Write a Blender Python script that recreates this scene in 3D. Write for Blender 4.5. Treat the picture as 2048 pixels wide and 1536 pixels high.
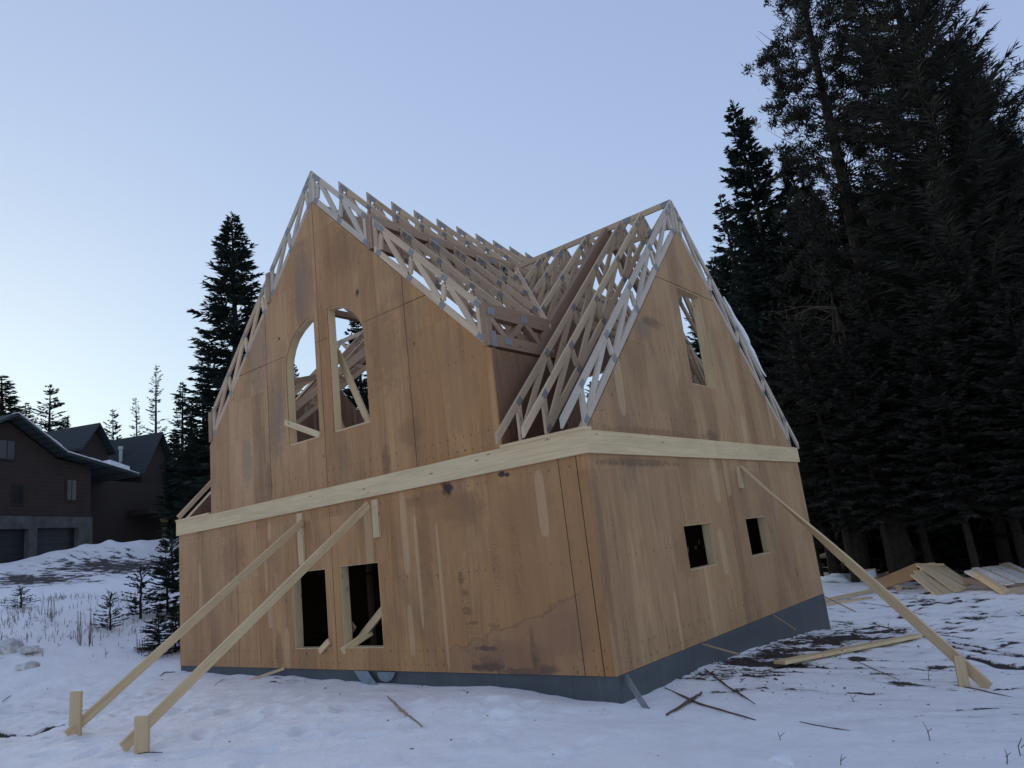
import bpy, math, random
import numpy as np
from mathutils import Vector, Matrix
from mathutils.geometry import tessellate_polygon
R = math.radians
scene = bpy.context.scene
for o in list(bpy.data.objects): bpy.data.objects.remove(o)
col = scene.collection
# ------------------------------------------------------------------ camera
CP = Vector((4.6826, -7.1318, 1.5316)); FPX = 1439.74
CR = Vector((0.76127389, 0.63851139, -0.1129835)); CU = Vector((0.22556332, -0.09740669, 0.96934675)); CF = Vector((-0.60793359, 0.76342331, 0.21817791))
cd = bpy.data.cameras.new('camera'); cam = bpy.data.objects.new('camera', cd); col.objects.link(cam)
cd.sensor_width = 36; cd.lens = FPX/2048*36; cd.clip_start = 0.05; cd.clip_end = 3000
M4 = Matrix.Identity(4)
for i in range(3): M4[i][0] = CR[i]; M4[i][1] = CU[i]; M4[i][2] = -CF[i]; M4[i][3] = CP[i]
cam.matrix_world = M4; scene.camera = cam
# ------------------------------------------------------------------ sky, sun, exposure
SUN_AZ, SUN_EL = -78, 13.0
w = bpy.data.worlds.new('World'); scene.world = w; w.use_nodes = True
nt = w.node_tree; bg = nt.nodes['Background']; sky = nt.nodes.new('ShaderNodeTexSky')
sky.sky_type = 'NISHITA'; sky.sun_disc = False; sky.sun_elevation = R(SUN_EL); sky.sun_rotation = R(SUN_AZ)
sky.altitude = 2500; sky.air_density = 1.0; sky.dust_density = 1.0; sky.ozone_density = 1.0
sr = nt.nodes.new('ShaderNodeSeparateColor'); gm = nt.nodes.new('ShaderNodeCombineColor'); nt.links.new(sky.outputs[0], sr.inputs[0])   # power curve per channel flattens the dusk sky's gradient
for _i, _g in enumerate((.38, .42, .28)):
    _p = nt.nodes.new('ShaderNodeMath'); _p.operation = 'POWER'; _p.inputs[1].default_value = _g; nt.links.new(sr.outputs[_i], _p.inputs[0]); nt.links.new(_p.outputs[0], gm.inputs[_i])
wb = nt.nodes.new('ShaderNodeMix'); wb.data_type = 'RGBA'; wb.blend_type = 'MULTIPLY'; wb.inputs[0].default_value = 1; wb.inputs[7].default_value = (.90, .945, 1.298, 1)
nt.links.new(gm.outputs[0], wb.inputs[6]); nt.links.new(wb.outputs[2], bg.inputs[0]); bg.inputs[1].default_value = 0.15
sd = bpy.data.lights.new('sun', 'SUN'); sun = bpy.data.objects.new('sun', sd); col.objects.link(sun)
sd.energy = 0.6; sd.angle = R(16); sd.color = (1, .9, .78)
sv = Vector((math.sin(R(SUN_AZ))*math.cos(R(SUN_EL)), math.cos(R(SUN_AZ))*math.cos(R(SUN_EL)), math.sin(R(SUN_EL))))
sun.rotation_euler = sv.to_track_quat('Z', 'Y').to_euler(); sun.location = (0, 0, 30)
scene.view_settings.view_transform = 'Standard'; scene.view_settings.look = 'None'; scene.view_settings.gamma = 1
scene.view_settings.exposure = 1.57
# ------------------------------------------------------------------ tagging
def tag(o, label=None, cat=None, group=None, kind=None):
    if label: o['label'] = label
    if cat: o['category'] = cat
    if group: o['group'] = group
    if kind: o['kind'] = kind
    return o
def empty(name, loc=(0, 0, 0), rz=0, parent=None):
    o = bpy.data.objects.new(name, None); col.objects.link(o); o.location = loc; o.rotation_euler = (0, 0, rz)
    o.empty_display_size = .2
    if parent: o.parent = parent
    return o
# ------------------------------------------------------------------ mesh builder
class MB:
    def __init__(s, seed=0): s.v = []; s.f = []; s.uv = []; s.tone = []; s.rnd = random.Random(seed)
    def quad(s, pts, uvs, tone):
        b = len(s.v); s.v += [tuple(p) for p in pts]; s.f.append(tuple(range(b, b+len(pts)))); s.uv += uvs; s.tone += [tone]*len(pts)
    def prism(s, poly, ext, ax=None, tone=None, holes=(), uo=None):
        """planar polygon (3D points) pushed along ext; uv in metres, u along ax"""
        poly = [Vector(p) for p in poly]; ext = Vector(ext); en = ext.normalized()
        holes = [[Vector(p) for p in h] for h in holes]
        if ax is None: ax = (poly[1]-poly[0]).normalized()
        ax = Vector(ax).normalized(); ay = en.cross(ax)
        tone = s.rnd.random() if tone is None else tone
        ou = s.rnd.random()*50 if uo is None else uo[0]; ov = s.rnd.random()*50 if uo is None else uo[1]
        U = lambda p: (p.dot(ax)+ou, p.dot(ay)+ov)
        loops = [poly]+holes; flat = [p for l in loops for p in l]
        tris = tessellate_polygon(loops) if (holes or len(poly) > 4) else [(0, 1, 2), (0, 2, 3)][:len(poly)-2]
        for t in tris:
            a = [flat[i] for i in t]; n = (a[1]-a[0]).cross(a[2]-a[0])
            if n.length < 1e-9: continue
            if n.dot(en) > 0: a = a[::-1]
            s.quad(a, [U(p) for p in a], tone)
            b = [p+ext for p in a[::-1]]; s.quad(b, [U(p) for p in b], tone)
        th = ext.length
        for li, l in enumerate(loops):
            nrm = sum(((l[i]-l[0]).cross(l[(i+1) % len(l)]-l[0]) for i in range(len(l))), Vector())
            L = l if nrm.dot(en) > 0 else l[::-1]
            if li: L = L[::-1]
            for i in range(len(L)):
                a, b = L[i], L[(i+1) % len(L)]
                if abs((b-a).normalized().dot(ax)) > .5:
                    uv = [(a.dot(ax)+ou, ov), (b.dot(ax)+ou, ov), (b.dot(ax)+ou, ov+th), (a.dot(ax)+ou, ov+th)]
                else:
                    uv = [(ou, a.dot(ay)+ov), (ou, b.dot(ay)+ov), (ou+th, b.dot(ay)+ov), (ou+th, a.dot(ay)+ov)]
                s.quad([a, b, b+ext, a+ext], uv, tone)
    def beam(s, a, b, w_, h_, up=(0, 0, 1), tone=None):
        """board from a to b, w_ sideways, h_ along up"""
        a, b = Vector(a), Vector(b); d = (b-a).normalized(); up = Vector(up)
        side = d.cross(up)
        if side.length < 1e-4: side = d.cross(Vector((1, 0, 0)))
        side.normalize(); u2 = side.cross(d).normalized()
        p = [a-side*w_/2-u2*h_/2, b-side*w_/2-u2*h_/2, b-side*w_/2+u2*h_/2, a-side*w_/2+u2*h_/2]
        s.prism(p, side*w_, d, tone)
    def box(s, lo, hi, ax=(1, 0, 0), tone=None):
        x0, y0, z0 = lo; x1, y1, z1 = hi
        s.prism([(x0, y0, z0), (x1, y0, z0), (x1, y1, z0), (x0, y1, z0)], (0, 0, z1-z0), ax, tone)
    def tube(s, pts, rads, n=6, tone=None, cap=True):
        tone = s.rnd.random() if tone is None else tone
        pts = [Vector(p) for p in pts]; rings = []; ln = 0
        for i, p in enumerate(pts):
            d = (pts[min(i+1, len(pts)-1)]-pts[max(i-1, 0)]).normalized()
            a = d.cross(Vector((.31, .87, .12))).normalized(); b = d.cross(a)
            if i: ln += (p-pts[i-1]).length
            rings.append(([p+(a*math.cos(2*math.pi*k/n)+b*math.sin(2*math.pi*k/n))*rads[i] for k in range(n)], ln))
        for (r0, l0), (r1, l1) in zip(rings, rings[1:]):
            for k in range(n):
                k2 = (k+1) % n
                s.quad([r0[k], r0[k2], r1[k2], r1[k]], [(l0, k/n), (l0, (k+1)/n), (l1, (k+1)/n), (l1, k/n)], tone)
        if cap: s.quad(rings[-1][0], [(0, 0)]*n, tone); s.quad(rings[0][0][::-1], [(0, 0)]*n, tone)
    def build(s, name, mat, parent=None, smooth=False, bevel=0):
        me = bpy.data.meshes.new(name); me.from_pydata(s.v, [], s.f)
        uv = me.uv_layers.new(name='UVMap'); uv.data.foreach_set('uv', np.array(s.uv, 'f').ravel())
        at = me.attributes.new('tone', 'FLOAT', 'POINT'); at.data.foreach_set('value', np.array(s.tone, 'f'))
        me.materials.append(mat); o = bpy.data.objects.new(name, me); col.objects.link(o)
        if smooth: me.polygons.foreach_set('use_smooth', [True]*len(me.polygons))
        if parent: o.parent = parent
        if bevel:
            import bmesh
            bm = bmesh.new(); bm.from_mesh(me); bmesh.ops.remove_doubles(bm, verts=bm.verts, dist=1e-5); bm.to_mesh(me); bm.free()
            m = o.modifiers.new('bevel', 'BEVEL'); m.width = bevel; m.segments = 1; m.limit_method = 'ANGLE'; m.angle_limit = R(50)
        return o
def centred(o, loc):
    """move the origin of a single mesh thing to loc"""
    loc = Vector(loc); o.data.transform(Matrix.Translation(-loc)); o.location = loc; return o
# ------------------------------------------------------------------ node helper
class NG:
    def __init__(s, name):
        s.m = bpy.data.materials.new(name); s.m.use_nodes = True; s.t = s.m.node_tree; s.b = s.t.nodes['Principled BSDF']
    def n(s, typ, **kw):
        x = s.t.nodes.new(typ)
        for k, v in kw.items(): setattr(x, k, v)
        return x
    def link(s, a, b):
        s.t.links.new(a, b)
    def set(s, sock, v):
        if isinstance(v, (int, float)): sock.default_value = v
        elif isinstance(v, (tuple, list)): sock.default_value = (*v, 1) if len(v) == 3 and sock.type == 'RGBA' else v
        else: s.link(v, sock)
    def math(s, op, a, b=0, c=0, clamp=False):
        x = s.n('ShaderNodeMath', operation=op, use_clamp=clamp)
        s.set(x.inputs[0], a); s.set(x.inputs[1], b)
        if len(x.inputs) > 2: s.set(x.inputs[2], c)
        return x.outputs[0]
    def mix(s, f, a, b, mode='MIX'):
        x = s.n('ShaderNodeMix', data_type='RGBA', blend_type=mode); s.set(x.inputs[0], f); s.set(x.inputs[6], a); s.set(x.inputs[7], b); return x.outputs[2]
    def noise(s, vec, scale, detail=3, rough=.55, dist=0, out=0):
        x = s.n('ShaderNodeTexNoise'); s.set(x.inputs['Vector'], vec); x.inputs['Scale'].default_value = scale; x.inputs['Detail'].default_value = detail
        x.inputs['Roughness'].default_value = rough; x.inputs['Distortion'].default_value = dist; return x.outputs[out]
    def mapr(s, v, a, b, c=0, d=1, interp='LINEAR'):
        x = s.n('ShaderNodeMapRange', interpolation_type=interp, clamp=True); s.set(x.inputs[0], v)
        for i, q in zip((1, 2, 3, 4), (a, b, c, d)): s.set(x.inputs[i], q)
        return x.outputs[0]
    def scale(s, vec, sc, loc=(0, 0, 0)):
        x = s.n('ShaderNodeMapping'); s.set(x.inputs[0], vec); x.inputs['Scale'].default_value = sc; x.inputs['Location'].default_value = loc; return x.outputs[0]
    def bump(s, h, strength=.3, dist=.01):
        x = s.n('ShaderNodeBump'); x.inputs['Strength'].default_value = strength; x.inputs['Distance'].default_value = dist
        s.link(h, x.inputs['Height']); s.link(x.outputs[0], s.b.inputs['Normal'])
    def fin(s, colr, rough=.8, spec=.3):
        s.set(s.b.inputs['Base Color'], colr); s.set(s.b.inputs['Roughness'], rough); s.b.inputs['Specular IOR Level'].default_value = spec; return s.m
def uvnode(g): return g.n('ShaderNodeUVMap').outputs[0]
def objco(g): return g.n('ShaderNodeTexCoord').outputs['Object']
def attr(g, name, out='Fac'): return g.n('ShaderNodeAttribute', attribute_name=name).outputs[out]

def mat_lumber(name, c0, c1, dark, frost=0, knots=1):
    g = NG(name); uv = uvnode(g); t = attr(g, 'tone')
    c = g.mix(t, c0, c1)
    gr = g.noise(g.scale(uv, (1.2, 45, 1)), 1, 4, .6, .6)
    c = g.mix(g.mapr(gr, .35, .75), c, dark, 'MIX') if 0 else g.mix(g.math('MULTIPLY', g.mapr(gr, .42, .8), .45), c, dark)
    big = g.noise(g.scale(uv, (.9, 5, 1)), 1, 3, .6)
    c = g.mix(g.math('MULTIPLY', g.mapr(big, .45, .75), .45), c, tuple(x*.55 for x in c0))
    v = g.n('ShaderNodeTexVoronoi'); g.link(g.scale(uv, (2.6, 9, 1)), v.inputs['Vector']); v.inputs['Scale'].default_value = 1
    kn = g.mapr(v.outputs['Distance'], .05, .13, 1, 0)
    c = g.mix(g.math('MULTIPLY', kn, .75*knots), c, tuple(x*.35 for x in dark))
    if frost:
        fn = g.noise(objco(g), 9, 5, .65)
        c = g.mix(g.math('MULTIPLY', g.mapr(fn, .35, .6), frost), c, (.60, .55, .50) if frost < .5 else (.86, .86, .88))
    g.bump(gr, .25, .004)
    return g.fin(c, .8, .2)

def mat_ply(name, base, alt, red, U, spots):
    """weathered plywood face. U: 0 -> wall runs along x, 1 -> along y ; spots: list of (u, v, ru, rv, kind)"""
    g = NG(name); co = objco(g); sep = g.n('ShaderNodeSeparateXYZ'); g.link(co, sep.inputs[0])
    u = sep.outputs[U]; v = sep.outputs[2]
    cb = g.n('ShaderNodeCombineXYZ'); g.link(u, cb.inputs[0]); g.link(v, cb.inputs[1]); p = cb.outputs[0]
    oi = g.n('ShaderNodeObjectInfo').outputs['Random']
    pan = g.mapr(attr(g, 'tone'), 0, 1, -1, 1)
    # veneer strips: constant tone per strip, edges wavering
    wob = g.noise(g.scale(p, (3, .25, 1)), 1, 2)
    us = g.math('ADD', u, g.math('MULTIPLY', wob, .16))
    def strip(wd, off):
        x = g.n('ShaderNodeTexWhiteNoise', noise_dimensions='2D'); c2 = g.n('ShaderNodeCombineXYZ')
        g.link(g.math('FLOOR', g.math('DIVIDE', g.math('ADD', us, off), wd)), c2.inputs[0])
        g.link(g.math('FLOOR', g.math('DIVIDE', g.math('ADD', v, off+.02), 2.46)), c2.inputs[1]); g.link(c2.outputs[0], x.inputs['Vector']); return x.outputs[0]
    s1 = strip(.41, .13); s2 = strip(.23, 3.37)
    wide = g.noise(g.scale(p, (2.2, .22, 1), (oi, 0, 0) if 0 else (0, 0, 0)), 1, 3, .5)
    f = g.math('ADD', g.math('MULTIPLY', s1, .6), g.math('ADD', g.math('MULTIPLY', s2, .3), g.math('MULTIPLY', wide, .5)))
    f = g.math('ADD', f, g.math('MULTIPLY', pan, .16))
    c = g.mix(g.mapr(f, .3, .95), g.mix(g.mapr(pan, -1, .9), tuple(x*k for x, k in zip(base, (.93, 1.05, 1.38))), base), g.mix(g.mapr(pan, -1, .9), tuple(x*k for x, k in zip(alt, (.97, 1.10, 1.5))), alt))
    blot = g.noise(g.scale(p, (.9, .6, 1)), 1, 4, .6)
    c = g.mix(g.mapr(blot, .42, .68), c, g.mix(.45, c, red))
    # grain
    gr = g.noise(g.scale(p, (85, 3.2, 1)), 1, 5, .6, .3)
    c = g.mix(g.math('MULTIPLY', g.mapr(gr, .45, .75), .38), c, tuple(x*.45 for x in base))
    gr2 = g.noise(g.scale(p, (16, .8, 1)), 1, 5, .65, .8)
    c = g.mix(g.math('MULTIPLY', g.mapr(gr2, .5, .72), .4), c, tuple(x*.55 for x in red))
    c = g.mix(g.math('MULTIPLY', g.mapr(gr2, .44, .3), .25), c, tuple(min(1, x*1.35) for x in base))
    # large soft weathering
    st = g.noise(g.scale(p, (1.3, .45, 1), (7.3, 1.9, 0)), 1, 5, .62, .5)
    c = g.mix(g.math('MULTIPLY', g.mapr(st, .5, .72), .55), c, (.15, .10, .07))
    # knots and nails
    vo = g.n('ShaderNodeTexVoronoi'); g.link(g.scale(p, (3.4, 1.9, 1)), vo.inputs['Vector']); vo.inputs['Scale'].default_value = 1; vo.inputs['Randomness'].default_value = 1
    gate = g.math('GREATER_THAN', g.noise(g.scale(p, (1.1, .9, 1), (3, 3, 3)), 1, 1), .46)
    c = g.mix(g.math('MULTIPLY', g.mapr(vo.outputs['Distance'], .035, .065, .8, 0), gate), c, (.035, .022, .016))
    vo2 = g.n('ShaderNodeTexVoronoi'); g.link(g.scale(p, (7.5, 5.0, 1)), vo2.inputs['Vector']); vo2.inputs['Scale'].default_value = 1
    gate2 = g.math('GREATER_THAN', g.noise(g.scale(p, (2.1, 1.4, 1), (9, 3, 3)), 1, 1), .5)
    c = g.mix(g.math('MULTIPLY', g.mapr(vo2.outputs['Distance'], .05, .10, .55, 0), gate2), c, (.05, .03, .022))
    # panel edge nail rows : dots every 0.15 m along horizontal rows
    wn = g.noise(g.scale(p, (9, 9, 1)), 1, 4, .6)
    for z0_ in (.09, .27, 1.27, 2.38, 2.86, 3.05, 4.1):
        fu = g.math('MULTIPLY', g.math('ABSOLUTE', g.math('SUBTRACT', g.math('FRACT', g.math('DIVIDE', g.math('ADD', u, g.math('MULTIPLY', wn, .08)), .152)), .5)), .152)
        fv = g.math('MULTIPLY', g.math('SUBTRACT', g.math('ADD', v, g.math('MULTIPLY', g.math('SUBTRACT', wn, .5), .05)), z0_), .55)
        rr2 = g.math('ADD', g.math('MULTIPLY', fu, fu), g.math('MULTIPLY', fv, fv))
        c = g.mix(g.math('MULTIPLY', g.mapr(rr2, .00004, .00014, .7, 0), g.math('GREATER_THAN', wide, .47)), c, (.05, .03, .02))
    fine = g.noise(g.scale(p, (30, 60, 1)), 1, 3, .6)
    for (a, b, ru, rv, kind) in spots:
        du = g.math('DIVIDE', g.math('SUBTRACT', u, a), ru); dv = g.math('DIVIDE', g.math('SUBTRACT', v, b), rv)
        if kind == 'tide':
            tl = g.math('ADD', g.math('SUBTRACT', v, g.math('ADD', .34, g.math('MULTIPLY', g.math('ADD', u, 2.4), .27))), g.math('MULTIPLY', g.math('SUBTRACT', g.noise(g.scale(p, (2.2, 2.2, 1)), 1, 5, .65), .5), .75))
            win = g.mapr(g.math('ABSOLUTE', g.math('SUBTRACT', u, a)), ru, ru*.8); c = g.mix(g.math('MULTIPLY', g.math('MULTIPLY', g.mapr(tl, .02, -.02), win), .35), c, (.30, .17, .11))
            c = g.mix(g.math('MULTIPLY', g.math('MULTIPLY', g.mapr(g.math('ABSOLUTE', tl), .035, .008), win), .32), c, (.11, .055, .035))
        elif kind == 'plug':
            m4 = g.math('ADD', g.math('POWER', g.math('ABSOLUTE', du), 3.0), g.math('POWER', g.math('ABSOLUTE', dv), 5.0))
            m = g.mapr(g.math('ADD', m4, g.math('MULTIPLY', wn, .5)), 1.25, 1.0)
            c = g.mix(g.math('MULTIPLY', m, .42), c, (.60, .42, .24))
        elif kind == 'stamp':
            m4 = g.math('ADD', g.math('MULTIPLY', du, du), g.math('MULTIPLY', dv, dv))
            m = g.math('MULTIPLY', g.mapr(m4, 1, .4), g.mapr(fine, .52, .6)); c = g.mix(g.math('MULTIPLY', m, .55), c, (.06, .04, .03))
        else:
            m4 = g.math('ADD', g.math('MULTIPLY', du, du), g.math('MULTIPLY', dv, dv))
            m = g.mapr(g.math('ADD', m4, g.math('MULTIPLY', g.math('SUBTRACT', wn, .5), 2.6)), 1.1, .3)
            if kind == 'black': c = g.mix(g.math('MULTIPLY', m, .9), c, (.022, .022, .028))
            elif kind == 'dark': c = g.mix(g.math('MULTIPLY', m, .4), c, (.06, .04, .035))
            elif kind == 'grey': c = g.mix(g.math('MULTIPLY', m, .38), c, (.16, .13, .115))
            elif kind == 'orange': c = g.mix(g.math('MULTIPLY', m, .55), c, (.40, .20, .085))
            elif kind == 'rust': c = g.mix(g.math('MULTIPLY', m, .42), c, (.22, .11, .055))
    g.bump(gr, .3, .003)
    return g.fin(c, .75, .25)

def mat_simple(name, c, rough=.8, spec=.3, c2=None, sc=5, bump=0, metal=0):
    g = NG(name)
    if c2:
        nn = g.noise(objco(g), sc, 5, .6); cc = g.mix(g.mapr(nn, .35, .65), c, c2)
        if bump: g.bump(nn, bump, .02)
    else: cc = c
    g.b.inputs['Metallic'].default_value = metal
    return g.fin(cc, rough, spec)

front_spots = [(-1.92, .30, .22, .035, 'black'), (-1.9, .07, .35, .06, 'black'), (-1.12, .18, .07, .22, 'black'), (-1.0, .06, .22, .07, 'black'), (-1.3, .03, .5, .05, 'black'), (-1.15, .3, .05, .3, 'black'), (-1.9, .12, .3, .1, 'dark'), (-2.17, .75, .1, .03, 'dark'), (-2.1, .62, .12, .025, 'dark'), (-1.5, .22, .8, .22, 'dark'), (-2.75, 2.3, .5, .14, 'dark'), (-1.0, 1.9, .5, .4, 'rust'), (-.6, .5, .4, .35, 'dark'),
 (-1.0, 1.3, .9, 1.5, 'orange'), (-2.6, 1.9, .6, .8, 'orange'), (-.2, 1.3, .22, 1.3, 'orange'), (-2.35, 2.4, .12, .12, 'black'), (-1.35, 2.45, .07, .05, 'black'),
 (-1.25, 2.43, .05, .03, 'black'), (-2.2, .8, .1, .75, 'stamp'), (-1.25, 1.3, .1, .7, 'stamp'), (-1.6, 1.4, .08, .5, 'stamp'), (-2.2, 1.02, .09, .05, 'dark'), (-2.2, .8, .09, .03, 'dark'), (-2.25, 1.2, .06, .1, 'dark'),
 (-3.28, 1.9, .07, .6, 'plug'), (-3.3, .55, .055, .35, 'plug'), (-.75, 2.0, .075, .42, 'plug'), (-6.9, 1.5, .04, .28, 'plug'), (-6.82, .85, .07, .22, 'plug'), (-6.35, .3, .07, .35, 'plug'), (-4.08, 1.9, .09, .5, 'plug'), (-6.75, 2.25, .06, .16, 'plug'),
 (-2.9, 1.6, .16, .9, 'rust'), (-2.1, 2.1, .5, .25, 'rust'), (-8.0, 1.9, .5, .45, 'rust'), (-6.6, .25, .12, .35, 'dark'), (-1.45, .5, 1.25, 1, 'tide'), (-3.05, 1.35, .035, .8, 'plug'), (-2.62, 1.0, .03, 1.0, 'plug'), (-4.6, .5, .05, .2, 'plug'), (-9.2, 1.4, .05, .5, 'plug'),
 (-6.9, 5.6, .35, 1.0, 'grey'), (-5.4, 6.4, .3, .9, 'grey'), (-6.4, 4.2, .3, .9, 'grey'), (-6.7, 3.1, .12, .4, 'dark'), (-7.4, 3.6, .2, .5, 'grey'), (-3.95, 5.78, .05, .09, 'black'), (-6.2, 5.62, .035, .04, 'black'),
 (-3.4, 4.7, .35, .8, 'rust'), (-4.3, 6.6, .5, .5, 'rust'), (-2.4, 4.1, .4, .7, 'orange'), (-1.9, 3.6, .35, .6, 'orange'), (-3.0, 3.3, .3, .25, 'rust'), (-3.55, 2.95, .1, .3, 'dark'), (-1.8, 4.35, .07, .3, 'stamp'), (-1.65, 3.7, .06, .25, 'stamp')]
right_spots = [(3.9, 1.3, .13, 1.6, 'rust'), (3.45, 2.2, .1, .4, 'plug'), (3.9, 2.2, .08, .3, 'plug'), (2.6, .35, .05, .6, 'plug'), (1.6, .3, .04, .45, 'plug'), (3.3, 1.1, .1, .35, 'plug'), (.35, 1.5, .06, .35, 'stamp'), (.3, .3, .08, .5, 'stamp'),
 (.08, 1.3, .07, 1.4, 'rust'), (5.35, 3.6, .18, 1.6, 'rust'), (2.2, 4.5, .35, .09, 'dark'), (1.9, 4.35, .18, .2, 'grey'), (2.8, 4.6, .1, .6, 'stamp'), (2.9, 3.1, .25, .6, 'rust'), (3.6, 2.85, .25, .12, 'dark'), (1.8, 2.82, 1.6, .07, 'rust'),
 (4.75, 4.5, .05, .35, 'stamp'), (3.9, 3.1, .07, .3, 'stamp'), (1.0, 3.5, .1, .5, 'plug'), (5.0, 3.0, .1, .3, 'plug'), (6.4, 3.3, .08, .4, 'plug'), (2.1, 1.2, .4, .4, 'rust'), (1.2, 2.4, 1.2, .06, 'dark'), (6.2, .5, .05, .12, 'dark')]
M = {}
M['ply_front'] = mat_ply('plywood_front', (.575, .31, .126), (.41, .205, .078), (.40, .175, .075), 0, front_spots)
M['ply_side'] = mat_ply('plywood_side', (.53, .30, .132), (.41, .22, .095), (.36, .19, .085), 1, right_spots)
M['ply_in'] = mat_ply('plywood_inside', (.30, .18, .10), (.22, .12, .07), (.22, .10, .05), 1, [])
M['lumber'] = mat_lumber('pale_lumber', (.75, .56, .33), (.63, .46, .265), (.34, .21, .11))
M['snowy'] = mat_lumber('snow_dusted_lumber', (.72, .54, .32), (.55, .40, .24), (.26, .16, .09), .85)
M['ply_tan'] = mat_simple('tan_offcut_ply', (.52, .30, .14), .8, .2, (.44, .25, .12), 2)
M['brace'] = mat_lumber('brace_lumber', (.70, .52, .31), (.57, .41, .235), (.30, .19, .10))
M['truss'] = mat_lumber('weathered_truss_lumber', (.70, .51, .34), (.52, .37, .25), (.22, .145, .09))
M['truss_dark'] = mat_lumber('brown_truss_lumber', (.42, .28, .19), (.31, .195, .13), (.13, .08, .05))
M['frost'] = mat_lumber('frosted_truss_lumber', (.60, .49, .38), (.48, .39, .31), (.24, .19, .15), .22)
M['plate'] = mat_simple('galvanized_plate', (.30, .29, .29), .5, .4, (.19, .185, .19), 60, 0, .2)
M['found'] = mat_simple('foundation_coating', (.068, .075, .088), .6, .4, (.092, .098, .108), 3.5, .15)
g = NG('foundation_coat'); co = objco(g); sp_ = g.n('ShaderNodeSeparateXYZ'); g.link(co, sp_.inputs[0]); ln = g.math('ADD', sp_.outputs[0], sp_.outputs[1])
n_ = g.noise(g.scale(co, (1.5, 1.5, 4)), 1, 5, .65); st = g.noise(g.scale(co, (9, 9, .8)), 1, 4, .6)
c = g.mix(g.mapr(n_, .35, .65), (.070, .078, .090), (.088, .094, .104)); c = g.mix(g.math('MULTIPLY', g.mapr(st, .55, .72), .4), c, (.14, .14, .14))
c = g.mix(g.mapr(g.math('ABSOLUTE', g.math('SUBTRACT', g.math('FRACT', g.math('DIVIDE', ln, 1.22)), .5)), .004, .001), c, (.035, .038, .045))
fz_ = g.math('ADD', sp_.outputs[2], g.math('MULTIPLY', n_, .5)); c = g.mix(g.math('MULTIPLY', g.mapr(fz_, .05, -.25), .35), c, (.13, .12, .11)); M['found'] = g.fin(c, .65, .35)
M['snow_lump'] = mat_simple('snow_clump', (.88, .88, .88), .7, .3, (.80, .80, .80), 20, .3)
# ------------------------------------------------------------------ numpy noise & terrain
def hash2(ix, iy, s):
    h = (ix*374761393+iy*668265263+s*974634777) & 0xffffffff
    h = ((h ^ (h >> 13))*1274126177) & 0xffffffff
    return ((h ^ (h >> 16)) & 0xffff)/65535.0
def vnoise(x, y, s=0):
    x = np.asarray(x, float); y = np.asarray(y, float); ix = np.floor(x).astype(np.int64); iy = np.floor(y).astype(np.int64); fx = x-ix; fy = y-iy
    fx = fx*fx*fx*(fx*(fx*6-15)+10); fy = fy*fy*fy*(fy*(fy*6-15)+10)
    a = hash2(ix, iy, s); b = hash2(ix+1, iy, s); c = hash2(ix, iy+1, s); d = hash2(ix+1, iy+1, s)
    return (a*(1-fx)+b*fx)*(1-fy)+(c*(1-fx)+d*fx)*fy
def fbm(x, y, o=4, s=0, g=.5):
    t = 0; a = 1; n = 0
    for k in range(o): t = t+a*(vnoise(x*2**k+k*17.3, y*2**k-k*9.1, s+k)-.5); n += a; a *= g
    return t/n*2
ctrl = np.array([(-10, 0, -.11), (-6.6, -.05, -.12), (-4.75, 0, -.16), (-3, 0, -.17), (-1.4, 0, -.19), (-.6, 0, -.24), (0, 0, -.29), (.1, .9, -.3), (.1, 2, -.29), (.1, 3.7, -.34), (.1, 5.2, -.44), (.1, 6.8, -.57), (.1, 7.5, -.66),
 (-5.7, -3.5, -.1), (-3.9, -3.55, -.1), (3.0, 3.3, -.8), (4.7, -7.1, -.1), (0, -5, -.1), (-2, -3, -.12), (2, -2, -.25), (5, 0, -.5), (8, -5, -.3), (3, -.5, -.42), (1.6, 1.2, -.42), (1.4, 4, -.52), (1.5, 6.5, -.66),
 (-1.1, -.75, -.04), (-.2, -1.0, -.16), (.4, -.45, -.3), (-3.5, -1.5, -.1),
 (2, 13, -.72), (0, 14, -.75), (-5, 12, -.3), (6, 9, -.75), (-1.7, 21.2, -.7), (10, 25, -.4), (20, 10, -.8), (-10, 8, .3),
 (-12.4, .4, .25), (-15, 3, 1.0), (-14.4, -1.3, 1.3), (-10, -3.5, .0), (-10, -7, .25), (-7.5, -5, -.03), (-17, -7, 1.5),
 (-25, 3, 2.1), (-25, 10, 2.3), (-43, 7, 3.7), (-41, 14, 4.1), (-44, -5, 3.5), (-30, 20, 2.6), (-20, 25, 1.5),
 (-130, 20, 9), (-90, 90, 9), (0, 130, 9), (70, 90, 6), (120, 0, 0), (60, -90, -1), (-60, -90, 2)], float)
_d = np.hypot(ctrl[:, None, 0]-ctrl[None, :, 0], ctrl[:, None, 1]-ctrl[None, :, 1])
_n = len(ctrl); _A = np.zeros((_n+3, _n+3)); _A[:_n, :_n] = _d; _A[:_n, _n] = 1; _A[:_n, _n+1:] = ctrl[:, :2]; _A[_n:, :_n] = _A[:_n, _n:].T
_w = np.linalg.solve(_A, np.concatenate([ctrl[:, 2], np.zeros(3)]))
def base_h(x, y):
    x = np.asarray(x, float); y = np.asarray(y, float); rr = np.hypot(x, y)+1e-9; k = np.minimum(1, 125/rr); x = x*k; y = y*k
    z = _w[_n]+_w[_n+1]*x+_w[_n+2]*y
    for i in range(_n): z = z+_w[i]*np.sqrt((x-ctrl[i, 0])**2+(y-ctrl[i, 1])**2+.05)
    return z
def sstep(a, b, x): t = np.clip((x-a)/(b-a), 0, 1); return t*t*(3-2*t)
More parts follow.
